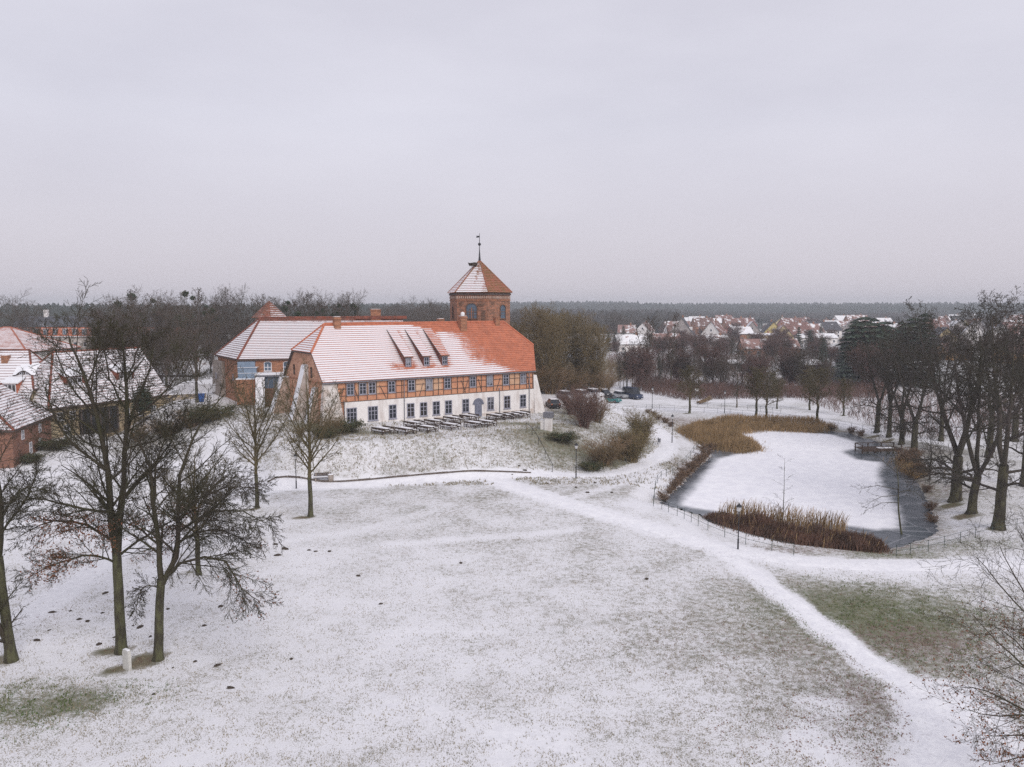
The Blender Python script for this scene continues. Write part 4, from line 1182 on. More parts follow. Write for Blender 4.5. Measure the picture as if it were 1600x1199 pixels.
HOUSES = [  # px, py, D, L, W, eave, ridge, angle, wall, roof, label
    (1066, 522, 430, 17, 15, 3.5, 14.5, 75, w_grey, r_dark, 'big grey gabled house with steep dark roof and white dormers in the village'),
    (1116, 520, 440, 13, 11, 5.0, 12.5, 60, w_white, r_red, 'white gabled house with steep red roof beside the grey gable'),
    (1040, 534, 380, 13, 9, 3.0, 7.5, 10, w_brk, r_pink, 'low house with pinkish roof between two tall bare trees'),
    (1118, 536, 390, 12, 8, 3.2, 6.2, 15, w_white, r_snow, 'low white house with snow covered roof below the red roofed one'),
    (985, 540, 360, 14, 9, 3.2, 7.5, 8, w_white, r_snow, 'low white house with snowy roof and red patch right of the willow clump'),
    (963, 500, 700, 12, 10, 5.5, 11, 30, w_cream, r_snow, 'tiny far cream house standing alone in the wood edge'),
    (952, 511, 620, 11, 9, 4.5, 9, 20, w_white, r_rust, 'tiny far white house with rust roof above the willow clump'),
    (1206, 514, 470, 15, 11, 5.0, 11.5, 80, w_yel, r_dark, 'yellow gabled house with dark roof in the middle of the village'),
    (1192, 524, 440, 15, 9, 4.5, 5.6, 5, w_cream, r_snow, 'flat cream house in front of the yellow gable'),
    (1274, 513, 500, 27, 16, 5.5, 11, 5, w_white, r_dark, 'large white hall with broad dark roof and snowy ledges'),
    (1274, 527, 440, 21, 10, 3.0, 5.4, 4, w_white, r_snow, 'low snow roofed annex in front of the large hall'),
    (1236, 507, 560, 17, 12, 6, 12.5, 20, w_pink, r_red, 'pink house with red roof beside the large hall'),
    (1297, 508, 600, 12, 10, 7, 10, 10, w_white, r_snow, 'tall pale house with flat snowy roof right of the hall'),
    (1314, 500, 760, 15, 12, 6, 12, 20, w_white, r_snow, 'far house with snowy red roof left of the dark conifers'),
    (1338, 502, 720, 20, 12, 6, 13, 8, w_brk, r_pink, 'far long house with pale red roof next to the dark conifers'),
    (1200, 551, 330, 24, 9, 2.8, 6.8, 4, w_brk, r_pink, 'long low brick house with orange pink roof behind the alder poles'),
    (1222, 500, 680, 17, 12, 6, 12, 70, w_cream, r_snow, 'far cream gable with snowy roof above the pink house'),
    (1150, 508, 560, 18, 12, 5.5, 12.5, 8, w_brk, r_red, 'long red roofed brick house in the village centre'),
    (1172, 503, 640, 15, 11, 6, 12, 75, w_pink, r_rust, 'rust roofed pink gable behind the red roofed brick house'),
    (1098, 508, 580, 15, 11, 6, 12.5, 10, w_brk, r_rust, 'rust roofed brick house above the dormered dark roof'),
    (1130, 500, 720, 16, 12, 6, 13, 12, w_brk, r_red, 'far red roofed house at the village edge under the wood'),
    (1008, 515, 520, 13, 10, 4.5, 10, 65, w_white, r_rust, 'white gabled house half hidden behind the tall bare tree'),
    (1472, 532, 360, 13, 11, 5, 11, 78, w_cream, r_dark, 'cream gabled house seen between the big right trees'),
    (1522, 522, 420, 17, 13, 5, 13, 62, w_white, r_snow, 'big white gable with snowy roof between the big right trees'),
    (1545, 517, 480, 15, 12, 6, 12.5, 20, w_grey, r_dark, 'grey house with dark roof behind the big white gable'),
    (1556, 527, 380, 9, 9, 6, 11, 70, w_white, r_snow, 'narrow white gabled house right of the big white gable'),
    (1585, 522, 430, 15, 11, 5, 11, 15, w_white, r_red, 'white house with red roof at the right edge'),
    (1590, 555, 280, 14, 9, 4, 7.5, 15, w_och, r_rust, 'ochre house with rust roof at the right edge'),
    (1560, 552, 300, 9, 8, 3.5, 7, 60, w_white, r_snow, 'small white shed with snowy roof beside the ochre house'),
    (1490, 548, 300, 11, 8, 3.0, 6.5, 10, w_och, r_rust, 'small ochre house with rusty roof behind the right trees'),
    (1440, 542, 330, 14, 9, 4.2, 8.0, 15, w_yel, r_dark, 'yellowish house behind the dark conifers on the right'),
    (1462, 508, 620, 16, 11, 5, 11, 20, w_brk, r_red, 'far red roofed house behind the first big right tree'),
    (1590, 498, 800, 18, 12, 6, 12, 10, w_brk, r_red, 'far red roofed house under the wood at the right edge'),
    (1570, 505, 640, 12, 10, 6, 12, 60, w_white, r_snow, 'far white house with snowy roof near the right edge'),
    (1262, 560, 262, 7, 5, 2.4, 4.0, 12, M['wood_grey'], r_snow, 'small garden shed with snowy roof on the river meadow'),
    (1110, 566, 258, 6, 4.5, 2.3, 3.8, 8, M['wood_dark'], r_snow, 'dark garden shed with snowy roof among the alder poles'),
    (1060, 560, 270, 6, 4.5, 2.3, 3.6, 15, M['wood_grey'], r_snow, 'grey garden hut with snowy roof right of a tall bare tree'),
    (1150, 569, 250, 5.5, 4, 2.2, 3.4, 3, M['wood_grey'], r_snow, 'low grey hut with snowy roof left of the tall pale alder'),
    (290, 575, 195, 14, 8, 3.4, 6.6, 8, w_grey, r_snow, 'grey shed with snowy roof behind the tall tree left of the wing'),
    (230, 548, 240, 16, 9, 4.5, 9, 10, w_grey, r_rust, 'rust roofed grey house in the gap left of the castle wing'),
    (270, 592, 178, 9, 5, 2.4, 3.8, 5, M['wood_grey'], r_snow, 'low wooden shed with snowy roof near the churchyard wall'),
]
for (px, py, D, L, W, he, hr, an, wm, rm, lab) in HOUSES:
    nm = 'garden_shed' if L < 9 and he < 3 else 'village_house'
    h = town(px, py, D, L, W, he, hr, R(an), wm, rm, nm, lab, nw=max(1, int(L / 4)), ch=he > 3)
    if nm == 'garden_shed': h[0]['category'] = 'shed'
    if px == 1066:
        for i in range(4):
            sl = 11 / 7.9; s = 3 + i * 3.4
            mb = MB(); mb.box(h[3] * s + h[4] * (15 - 3.0) + Z3 * (gz(*h[0].location[:2]) + 3.5 + 3.2 * sl + .5), 1.2, 1.6, 1.6, h[3], h[4]); mb.build('dormer', M['white_wall'], h[0])
            mb = MB(); mb.box(h[3] * s + h[4] * 3.0 + Z3 * (gz(*h[0].location[:2]) + 3.5 + 3.2 * sl + .5), 1.2, 1.6, 1.6, h[3], h[4]); mb.build('dormer', M['white_wall'], h[0])
hr_ = random.Random(11)
for i in range(44):
    D = 440 * (1000 / 440) ** hr_.random(); px = hr_.uniform(960, 1600)
    p = atD(px, 500, D); k = hr_.random()
    town(px, 500, D, hr_.uniform(10, 17), hr_.uniform(9, 12), hr_.uniform(3.5, 6), hr_.uniform(8.5, 12), R(hr_.choice([5, 15, 70, 80, -10])), hr_.choice([w_white, w_cream, w_brk, w_grey, w_pink]),
         hr_.choice([r_red, r_rust, r_snow, r_snow, r_snow, r_pink]), 'village_house', 'small gabled house far off among the village trees below the wooded horizon', group='far village houses among the trees', nw=2)

# ------------------------------------------------------------------ trees
def tubes(groups, name, mats, smooth=True):
    """groups: list of (points, radii, sides, material index) -> one mesh"""
    by = {}
    for pts, rad, n, m in groups: by.setdefault((len(pts), n, m), []).append((pts, rad))
    VV, FF, MM, base = [], [], [], 0
    for (k, n, m), lst in by.items():
        P = np.array([[tuple(p) for p in pts] for pts, _ in lst], dtype=np.float64)
        Rr = np.array([r for _, r in lst], dtype=np.float64)
        T = np.gradient(P, axis=1); T /= np.linalg.norm(T, axis=2, keepdims=True) + 1e-9
        ref = np.where(np.abs(T[:, :1, 2:3]) < .9, np.array([0, 0, 1.0]), np.array([1.0, 0, 0]))
        U = np.cross(T, np.broadcast_to(ref, T.shape)); U /= np.linalg.norm(U, axis=2, keepdims=True) + 1e-9
        W = np.cross(T, U)
        a = np.arange(n) * 2 * math.pi / n
        ring = P[:, :, None] + (U[:, :, None] * np.cos(a)[None, None, :, None] + W[:, :, None] * np.sin(a)[None, None, :, None]) * Rr[:, :, None, None]
        B = len(lst)
        idx = np.arange(B * k * n).reshape(B, k, n) + base
        j = np.roll(np.arange(n), -1)
        f = np.stack([idx[:, :-1, :], idx[:, :-1, j], idx[:, 1:, j], idx[:, 1:, :]], -1).reshape(-1, 4)
        VV.append(ring.reshape(-1, 3)); FF.append(f); MM.append(np.full(len(f), m)); base += B * k * n
    return np_mesh(name, np.concatenate(VV), np.concatenate(FF), mats, np.concatenate(MM), smooth)

class Tree:
    """a bare tree: trunk polylines, limbs and ever finer branches"""
    def __init__(s, seed, minr=.008):
        s.r = random.Random(seed); s.minr = minr; s.tr, s.cr, s.tips = [], [], []
    def rv(s, a=1.0): return Vector((s.r.uniform(-a, a), s.r.uniform(-a, a), s.r.uniform(-a, a)))
    def kids(s, pts, rad, lev, sp, L):
        if lev >= len(sp['n']): return
        nc = sp['n'][lev]; nc = int(nc * s.r.uniform(.8, 1.2) + .5)
        t0 = sp['t0'][lev]; az = s.r.uniform(0, 6.28); K = len(pts) - 1
        for k in range(nc):
            t = t0 + (1 - t0) * min(.995, (k + s.r.random()) / nc)
            i = min(K - 1, int(t * K)); f = t * K - i
            p = pts[i].lerp(pts[i + 1], f); tg = (pts[i + 1] - pts[i]).normalized()
            az += 2.4 + s.r.uniform(-.5, .5)
            u = tg.orthogonal().normalized(); w = tg.cross(u)
            side = u * math.cos(az) + w * math.sin(az)
            a = R(s.r.uniform(*sp['ang'][lev]))
            d = tg * math.cos(a) + side * math.sin(a)
            Lc = L * sp['ratio'][lev] * (1.12 - sp.get('taper', .6) * t) * s.r.uniform(.65, 1.2)
            rc = max(s.minr, (rad[i] * (1 - f) + rad[i + 1] * f) * sp.get('rk', .55))
            s.grow(p, d, Lc, rc, lev + 1, sp)
    def grow(s, p, d, L, r, lev, sp):
        n = sp['seg'][min(lev, len(sp['seg']) - 1)]; wob = sp['wob'][min(lev, len(sp['wob']) - 1)]; up = sp['up'][min(lev, len(sp['up']) - 1)]
        pts, rad = [p.copy()], [r]
        for i in range(n):
            d = (d + s.rv(wob) + Vector((0, 0, up))).normalized()
            p = p + d * (L / n); pts.append(p); rad.append(max(s.minr, r * (1 - .8 * (i + 1) / n)))
        sides = 6 if r > .09 else (4 if r > .03 else 3)
        s.cr.append((pts, rad, sides, 0))
        if lev >= len(sp['n']): s.tips.append(pts[-1])
        s.kids(pts, rad, lev, sp, L)
    def path(s, pts, r0, r1, lev, sp, trunk=False, n=10, wob=.05, sides=9):
        pts = [Vector(p) for p in pts]
        c = catmull(pts, max(.3, sum((b - a).length for a, b in zip(pts, pts[1:])) / n))
        for i in range(1, len(c)): c[i] = c[i] + s.rv(wob)
        L = sum((b - a).length for a, b in zip(c, c[1:]))
        rad = [r0 + (r1 - r0) * (i / (len(c) - 1)) for i in range(len(c))]
        if trunk:
            rad[0] *= 1.45
            if len(rad) > 2: rad[1] *= 1.08
            s.tr.append((c, rad, sides, 0))
        else: s.cr.append((c, rad, 6, 0))
        s.kids(c, rad, lev, sp, L)
        return c, rad, L
    def meshes(s, bark, twig, nm='tree'):
        return tubes(s.tr, 'trunk', [bark]), tubes(s.cr, 'crown', [twig])
def leaf_mesh(name, pts, n, size, spread, m, seed=1, flat=False):
    q = np.random.RandomState(seed); pts = np.array([tuple(p) for p in pts])
    c = pts[q.randint(0, len(pts), n)] + q.normal(0, spread, (n, 3))
    a, b = q.normal(0, 1, (n, 3)), q.normal(0, 1, (n, 3))
    if flat: a[:, 2] *= .3; b[:, 2] *= .3
    a /= np.linalg.norm(a, axis=1, keepdims=True); b -= a * (a * b).sum(1, keepdims=True); b /= np.linalg.norm(b, axis=1, keepdims=True)
    sz = size * q.uniform(.6, 1.3, (n, 1))
    v = np.stack([c - a * sz, c + b * sz * .55, c + a * sz, c - b * sz * .55], 1).reshape(-1, 3)
    return np_mesh(name, v, np.arange(4 * n).reshape(n, 4), [m])
def plant_tree(name, label, cat, loc, trunk_me, crown_me, group=None, scale=1.0, rz=0.0, extra=()):
    t = empty(name, loc, rz); t.scale = (scale,) * 3 if not isinstance(scale, tuple) else scale
    tag(t, label, cat, group)
    if trunk_me: link('trunk', trunk_me, t)
    link('crown', crown_me, t)
    for nm, me in extra: link(nm, me, t)
    return t
SP_BIG = dict(n=[9, 8, 6, 4], t0=[.25, .18, .15, .1], ang=[(35, 70), (35, 65), (30, 65), (25, 60)], ratio=[.42, .5, .5, .55], seg=[7, 5, 4, 3], wob=[.16, .2, .24, .28], up=[.05, .03, .0, .0])

# --- foreground trees: limbs laid out after the photograph, each with its own depth
def fg(seed, base_px, trunkpath, limbs, sp, minr, r0, name, label, leaves=None, bark=None, twig=None):
    b = onground(*base_px); T = Tree(seed, minr)
    def off(p):                     # pixel + depth offset -> local metres
        q = atD(p[0], p[1], b.y + p[2]); return q - b
    T.path([Vector((0, 0, -.15))] + [off(p) for p in trunkpath[1:]], r0, r0 * .78, 9, sp, trunk=True, wob=.015, n=9, sides=12)
    for pts, ra, rb, spec in limbs:
        T.path([off(p) for p in pts], ra, rb, 1, spec or sp, n=9, wob=.06)
    tm, cm = T.meshes(bark or M['bark'], twig or M['twig'])
    ex = []
    if leaves:
        sel = [p for p in T.tips if leaves[1](p)]
        if sel: ex.append(('dead_leaves', leaf_mesh('dead_leaves', sel, leaves[0], .06, .12, M['dead_leaf'], seed)))
    return plant_tree(name, label, 'tree', b, tm, cm, extra=ex), T
LS = dict(n=[0, 17, 10, 6], t0=[0, .10, .12, .1], ang=[(40, 70), (28, 56), (28, 55), (22, 50)], ratio=[0, .40, .42, .46], seg=[7, 5, 4, 3], wob=[.1, .09, .13, .17], up=[.03, .045, .015, .01], rk=.5, taper=.6)
LD = dict(LS, n=[0, 22, 12, 7], up=[0, .0, -.03, -.04])
t1, T1 = fg(3, (190, 1020), [(190, 1020, 0), (186, 940, 0), (182, 860, 0)], [
    ([(182, 862, 0), (172, 800, -.2), (168, 740, -.4), (158, 680, -.3), (140, 610, -.8), (118, 560, -1.2), (105, 525, -1.4)], .21, .035, LS),
    ([(184, 862, 0), (190, 790, .3), (195, 720, .5), (200, 640, .4), (196, 570, .7), (190, 520, .6)], .2, .035, LS),
    ([(196, 690, .5), (215, 620, 1.2), (235, 575, 1.8), (242, 530, 2)], .09, .025, LS),
    ([(165, 735, -.4), (120, 700, -1), (85, 655, -1.5), (70, 600, -1.8)], .09, .022, LS),
    ([(170, 800, -.3), (110, 790, -1.5), (50, 780, -2.2), (0, 800, -2.6)], .09, .02, LS),
    ([(176, 845, 0), (135, 820, -.8), (85, 815, -1), (30, 838, -1.4)], .085, .02, LS),
    ([(182, 880, 0), (150, 868, -1), (100, 876, -1.6), (40, 905, -2)], .08, .018, LS),
    ([(184, 870, 0), (215, 845, .8), (260, 820, 1.6), (320, 790, 2.2)], .085, .02, LS),
    ([(150, 650, -.4), (110, 600, 1.2), (90, 555, 1.8), (80, 525, 2)], .07, .018, LS),
    ([(135, 600, -.8), (150, 565, .2), (158, 530, .6), (150, 505, .8)], .06, .016, LS),
    ([(198, 640, .4), (170, 590, -1), (165, 550, -1.6), (172, 515, -1.8)], .07, .018, LS),
    ([(197, 600, .6), (215, 550, -.4), (222, 530, -.8), (215, 505, -1)], .06, .016, LS),
    ([(198, 660, .4), (240, 630, -1.4), (275, 590, -2.2), (300, 540, -2.6)], .07, .018, LS),
    ([(196, 560, .7), (180, 540, 1.6), (185, 512, 2)], .05, .014, LS),
    ([(162, 700, -.3), (130, 690, 1.6), (95, 650, 2.8), (60, 640, 3.4)], .07, .018, LS),
    ([(200, 700, .5), (240, 690, 1), (290, 660, 1.4), (330, 640, 1.6)], .06, .016, LS),
    ([(192, 780, .3), (225, 740, 1.5), (262, 700, 2.4), (290, 650, 2.8)], .08, .02, LS),
    ([(180, 840, 0), (190, 800, -1.6), (200, 750, -3), (205, 690, -3.6)], .08, .02, LS),
    ([(182, 820, 0), (170, 780, 2), (150, 720, 3.4), (130, 640, 4)], .08, .02, LS)],
    LS, .0095, .30, 'oak_tree', 'tall bare oak with rusty leaves low on its trunk, behind the white stone',
    (4200, lambda p: p.z < 8.5 and abs(p.x) < 3.6))
t2, T2 = fg(8, (247, 1031), [(247, 1031, 0), (249, 960, 0), (252, 905, 0)], [
    ([(252, 908, 0), (248, 850, 0), (238, 780, -.3), (232, 730, -.6), (208, 670, -1)], .17, .03, LS),
    ([(254, 912, 0), (275, 870, .2), (280, 820, .5), (278, 770, .4), (290, 715, .6), (320, 655, 1), (352, 615, 1.4)], .18, .03, LS),
    ([(240, 790, -.2), (244, 730, .4), (258, 690, .8), (270, 650, 1.2)], .08, .02, LS),
    ([(262, 900, 0), (282, 880, -.5), (320, 872, -1.2), (352, 878, -1.6), (378, 920, -2), (405, 940, -2.2)], .10, .016, LD),
    ([(278, 830, .5), (330, 800, -.6), (380, 800, -1.4), (418, 820, -1.8)], .09, .016, LD),
    ([(280, 800, .5), (330, 770, .8), (375, 760, 1.2), (410, 765, 1.4)], .08, .016, LD),
    ([(279, 815, .5), (300, 790, -1.4), (330, 765, -2.6), (360, 740, -3.2)], .08, .016, LD),
    ([(276, 850, .3), (310, 830, 1.6), (350, 830, 2.6), (392, 850, 3)], .08, .016, LD),
    ([(247, 850, 0), (222, 830, .5), (190, 815, 1), (160, 815, 1.4)], .07, .016, LS),
    ([(250, 920, 0), (228, 915, -.5), (214, 935, -.9), (212, 960, -1.1)], .045, .012, LS)],
    LS, .0095, .27, 'oak_tree', 'mossy leaning oak forked low, its drooping twigs spread to the right', (260, lambda p: p.x > 4.5 and p.z < 6))
t3, T3 = fg(12, (18, 1033), [(18, 1033, 0), (12, 985, 0), (4, 930, 0), (-2, 870, 0)], [
    ([(-2, 872, 0), (2, 800, .2), (-6, 720, .3), (-20, 640, .2)], .17, .03, LS),
    ([(16, 1020, 0), (2, 990, -.3), (-20, 930, -.8), (-45, 860, -1.2)], .17, .06, LS),
    ([(-2, 840, 0), (25, 800, .5), (48, 770, 1), (60, 730, 1.4)], .08, .02, LS),
    ([(-2, 860, 0), (-60, 800, -.5), (-110, 720, -1)], .09, .02, LS),
    ([(0, 810, .2), (30, 770, -1), (52, 760, -1.8), (80, 770, -2.4)], .06, .016, LS)],
    LS, .0095, .28, 'oak_tree', 'bare tree with two leaning trunks at the left edge of the meadow')
# smaller lawn trees: rounded crowns on straight trunks
SP_L = dict(n=[17, 11, 7, 4], t0=[.20, .15, .12, .1], ang=[(30, 58), (28, 55), (28, 58), (25, 55)], ratio=[.62, .42, .45, .5], seg=[9, 7, 4, 3], wob=[.04, .12, .18, .24], up=[.02, .08, .05, .02], rk=.5, taper=.55)
def lawn_tree(seed, H, trunk_h, r0, sp=SP_L, minr=.010, bark=None, twig=None):
    T = Tree(seed, minr)
    T.path([V(0, 0, -.15), V(.05, 0, trunk_h * .5), V(0, .05, trunk_h)], r0, r0 * .8, 9, sp, trunk=True, wob=.02, n=6, sides=9)
    T.path([V(0, .05, trunk_h - .02), V(.05, 0, trunk_h + (H - trunk_h) * .5), V(-.05, .1, H * .96)], r0 * .8, r0 * .1, 0, dict(sp, t0=[.02] + sp['t0'][1:]), n=9, wob=.06)
    return T.meshes(bark or M['bark'], twig or M['twig'])
def fan_tree(seed, H, hf, r0, cr, minr=.0105, n=13, bark=None, twig=None):
    T = Tree(seed, minr); q = T.r
    sp = dict(n=[0, 13, 7, 4], t0=[0, .14, .12, .1], ang=[(0, 1), (25, 48), (25, 50), (22, 50)], ratio=[0, .36, .42, .46], seg=[7, 5, 4, 3], wob=[.08, .07, .11, .15], up=[.02, .05, .03, .01], rk=.5, taper=.6)
    T.path([V(0, 0, -.15), V(.04, 0, hf * .5), V(0, .04, hf)], r0, r0 * .82, 9, sp, trunk=True, wob=.015, n=6, sides=9)
    T.path([V(0, .04, hf - .02), V(.1, 0, hf + (H - hf) * .5), V(-.1, .1, H * .97)], r0 * .75, .02, 1, sp, n=9, wob=.05)
    for i in range(n):
        a = i * 2.4 + q.uniform(-.3, .3); k = (i + .5) / n
        z0 = hf + (H - hf) * (.02 + .42 * k) ; d = V(math.cos(a), math.sin(a), 0)
        rr2 = cr * (1.05 - .45 * k) * q.uniform(.8, 1.1); z1 = min(H * .97, z0 + (H - hf) * (.34 + .22 * q.random() + .10 * k))
        T.path([V(0, 0, z0), d * rr2 * .42 + Z3 * (z0 + (z1 - z0) * .36), d * rr2 * .78 + Z3 * (z0 + (z1 - z0) * .72), d * rr2 + Z3 * z1], r0 * (.42 - .15 * k), .016, 1, sp, n=8, wob=.05)
    return T.meshes(bark or M['bark'], twig or M['twig_young'])
def top_h(px, py, b): return atD(px, py, b.y).z - b.z
for k, (px, py, ty, sc_, lab) in enumerate(((485, 807, 578, 1, 'young bare tree with a fanned round crown in front of the white gable corner'),
                                    (402, 794, 585, 1, 'young bare tree on the lawn left of the fanned tree, below the buttresses'),
                                    (311, 898, 700, 1, 'small bare tree half hidden behind the mossy leaning oak'))):
    b = onground(px, py); H = top_h(px, ty, b)
    tm, cm = fan_tree(20 + k, H, H * (.27, .26, .3)[k], (.24, .21, .2)[k], H * (.27, .30, .34)[k])
    plant_tree('lawn_tree', lab, 'tree', b, tm, cm, rz=k * 1.7)

# --- the row of old trees beside the pond
SP_R = dict(n=[12, 9, 6, 4], t0=[.2, .2, .15, .1], ang=[(35, 72), (30, 60), (28, 58), (25, 55)], ratio=[.46, .46, .46, .5], seg=[8, 6, 4, 3], wob=[.1, .16, .18, .2], up=[.03, .04, .02, .0], rk=.5, taper=.6)
def old_tree(seed, H, fork, r0, lean=0.0, leaders=3, spread=.33, low=True, minr=.014):
    T = Tree(seed, minr); q = T.r
    hf = H * fork
    T.path([V(0, 0, -.2), V(lean * .3, 0, hf * .5), V(lean, 0, hf)], r0, r0 * .8, 9, SP_R, trunk=True, n=6, wob=.03, sides=10)
    a0 = q.uniform(0, 6.28)
    for i in range(leaders):
        a = a0 + i * 2 * math.pi / leaders + q.uniform(-.3, .3)
        rr_ = H * spread * q.uniform(.6, 1.0)
        d = V(math.cos(a), math.sin(a), 0)
        T.path([V(lean, 0, hf - .1), V(lean, 0, hf) + d * rr_ * .35 + Z3 * (H - hf) * .3, V(lean, 0, hf) + d * rr_ * .7 + Z3 * (H - hf) * .65, V(lean, 0, hf) + d * rr_ * .9 + Z3 * (H - hf) * q.uniform(.88, .97)], r0 * .55, r0 * .07, 0, SP_R, n=9, wob=.18)
    if low:
        for i in range(4):
            a = q.uniform(0, 6.28); d = V(math.cos(a), math.sin(a), 0); z = hf * q.uniform(.5, 1.0); L = H * q.uniform(.22, .34)
            T.path([V(lean * z / hf, 0, z), d * L * .5 + V(0, 0, z + L * .12), d * L + V(0, 0, z + L * q.uniform(-.1, .15))], r0 * .3, r0 * .05, 1, SP_R, n=7, wob=.12)
    return T.meshes(M['bark_dark'], M['twig_dark'])
OLD = [old_tree(31, 22, .24, .62, 0, 3, .30), old_tree(37, 20, .30, .5, .3, 2, .24), old_tree(44, 22, .34, .48, 0, 4, .26), old_tree(51, 21, .2, .5, -.4, 3, .28)]
ROWT = [(1493, 783, 452, 0, 'broad old bare tree second from the near end of the pond row, forked low'), (1518, 802, 470, 3, 'mossy old tree with a flared foot between the two tallest of the pond row'), (1560, 827, 446, 1, 'nearest old bare tree of the pond row, twin stems above the fence'),
        (1370, 676, 500, 1, 'old tree at the far end of the pond row, nearest the far path'), (1389, 683, 505, 2, 'slim old tree second from the far end of the pond row'), (1409, 694, 490, 3, 'old tree beside the jetty in the pond row'), (1428, 706, 500, 0, 'leaning old tree just right of the jetty'),
        (1600, 760, 455, 2, 'old tree at the right picture edge behind the pond row'), (1545, 715, 480, 1, 'old tree deeper in the grove behind the pond row'), (1585, 690, 490, 0, 'dark old tree far back in the grove at the right edge'), (1470, 690, 505, 2, 'old tree in the grove between the jetty and the broad forked tree')]
for k, (px, py, ty, v, lab) in enumerate(ROWT):
    b = onground(px, py); H = top_h(px, ty, b)
    s = H * .90 / (22, 20, 22, 21)[v]
    plant_tree('old_tree', lab, 'tree', b, OLD[v][0], OLD[v][1], 'old trees in the row beside the pond', s, k * 2.1 + .4)
b = onground(1452, 750); tm, cm = lawn_tree(61, 5.5, .5, .13, dict(SP_L, n=[14, 7, 4], t0=[.1, .1, .1]), .012, M['bark_dark'], M['twig_dark'])
plant_tree('thorn_tree', 'small twisted bare thorn on the snowy slope right of the jetty', 'tree', b, tm, cm)

# --- young trees
def sapling(seed, H, r0, n=14, droop=0.0, minr=.006, side=None):
    T = Tree(seed, minr)
    sp = dict(n=[n, 6, 3], t0=[.25, .2, .2], ang=[(55, 80), (25, 50), (25, 50)], ratio=[.3, .35, .4], seg=[10, 5, 3], wob=[.03, .1, .15], up=[.02, .02 - droop, 0], rk=.4, taper=.75)
    T.path([V(0, 0, -.1), V(.05, 0, H * .5), V(.0, 0, H)], r0, r0 * .12, 0, sp, trunk=True, n=10, wob=.02, sides=6)
    return T.meshes(M['bark'], M['twig'])
b = onground(1222, 836); tm, cm = sapling(71, top_h(1222, 716, b), .06)
plant_tree('sapling', 'thin bare sapling rising from the near reed bed before the snowy ice', 'tree', b, tm, cm)
b = onground(1411, 847)
T = Tree(75, .007); sp = dict(n=[0, 8, 4, 3], t0=[0, .2, .2, .2], ang=[(0, 1), (25, 45), (25, 50), (20, 50)], ratio=[0, .4, .4, .4], seg=[6, 6, 4, 3], wob=[.1, .1, .14, .18], up=[0, .0, .0, 0], rk=.45)
o5 = lambda px, py, d: atD(px, py, b.y + d) - b
T.path([V(0, 0, -.1), o5(1404, 800, 0), o5(1403, 745, 0), o5(1396, 700, 0)], .09, .015, 9, sp, trunk=True, n=9, wob=.02, sides=7)
for (x1, y1, x2, y2, d) in ((1403, 775, 1352, 790, -.5), (1403, 765, 1340, 765, .6), (1404, 785, 1350, 800, .3), (1402, 740, 1345, 705, -.8), (1401, 730, 1370, 690, .5), (1402, 735, 1450, 715, .4), (1403, 770, 1440, 775, -.4), (1398, 712, 1385, 680, 0)):
    T.path([o5(x1, y1, 0), o5((x1 + x2) / 2, (y1 + y2) / 2 - 6, d * .5), o5(x2, y2, d)], .035, .008, 1, sp, n=6, wob=.05)
tm, cm = T.meshes(M['bark'], M['twig'])
plant_tree('young_tree', 'slender young tree leaning over the bare ice at the near right pond corner', 'tree', b, tm, cm)
# --- mid-distance kinds, shared between copies
def kind(seed, H, fork, r0, sp, minr, bark, twig, leaders=0, spread=.3):
    if leaders:
        T = Tree(seed, minr); q = T.r; hf = H * fork
        T.path([V(0, 0, -.3), V(0, 0, hf)], r0, r0 * .85, 9, sp, trunk=True, n=4, wob=.02, sides=7)
        a0 = q.uniform(0, 6.28)
        for i in range(leaders):
            a = a0 + i * 6.283 / leaders + q.uniform(-.3, .3); d = V(math.cos(a), math.sin(a), 0) * H * spread * q.uniform(.5, 1)
            T.path([V(0, 0, hf - .1), d * .4 + Z3 * (hf + (H - hf) * .4), d * .9 + Z3 * H * q.uniform(.86, .98)], r0 * .5, r0 * .06, 0, sp, n=7, wob=.15)
        return T.meshes(bark, twig)
    return lawn_tree(seed, H, H * fork, r0, sp, minr, bark, twig)
SP_M = dict(n=[14, 9, 6], t0=[.15, .15, .1], ang=[(30, 60), (30, 60), (30, 60)], ratio=[.5, .45, .5], seg=[8, 5, 3], wob=[.07, .12, .17], up=[.03, .06, .03], rk=.5, taper=.55)
SP_MD = dict(SP_M, n=[18, 12, 7])
SP_P = dict(n=[26, 7, 4], t0=[.1, .2, .1], ang=[(25, 50), (30, 55), (30, 60)], ratio=[.2, .45, .5], seg=[9, 4, 3], wob=[.03, .14, .2], up=[.02, .1, .05], rk=.4, taper=.7)
KIND = {
    'bare': [kind(101 + i, 20, .22, .34, SP_M, .018, M['bark_dark'], M['twig_belt'], 4, .24) for i in range(3)],
    'dense': [kind(111 + i, 20, .15, .36, dict(SP_MD, n=[16, 10, 7]), .017, M['bark_dark'], M['twig_belt'], 5, .24) for i in range(2)],
    'pole': [kind(121 + i, 14, .12, .13, SP_P, .016, M['trunk_pale'], M['twig'], 0) for i in range(3)],
    'willow': [kind(131 + i, 18, .12, .4, dict(SP_MD, up=[.03, .08, .06]), .021, M['bark'], M['twig_olive'], 7, .34) for i in range(2)],
    'alder': [kind(141 + i, 20, .25, .26, SP_P, .022, M['bark_dark'], M['twig_belt'], 3, .16) for i in range(2)],
    'brown': [kind(151 + i, 10, .1, .22, SP_MD, .022, M['bark'], M['twig_red'], 5, .34) for i in range(2)],
    'young': [kind(161 + i, 7, .3, .15, dict(SP_MD, n=[24, 12, 7]), .014, M['bark'], M['twig_young'], 0) for i in range(3)],
}
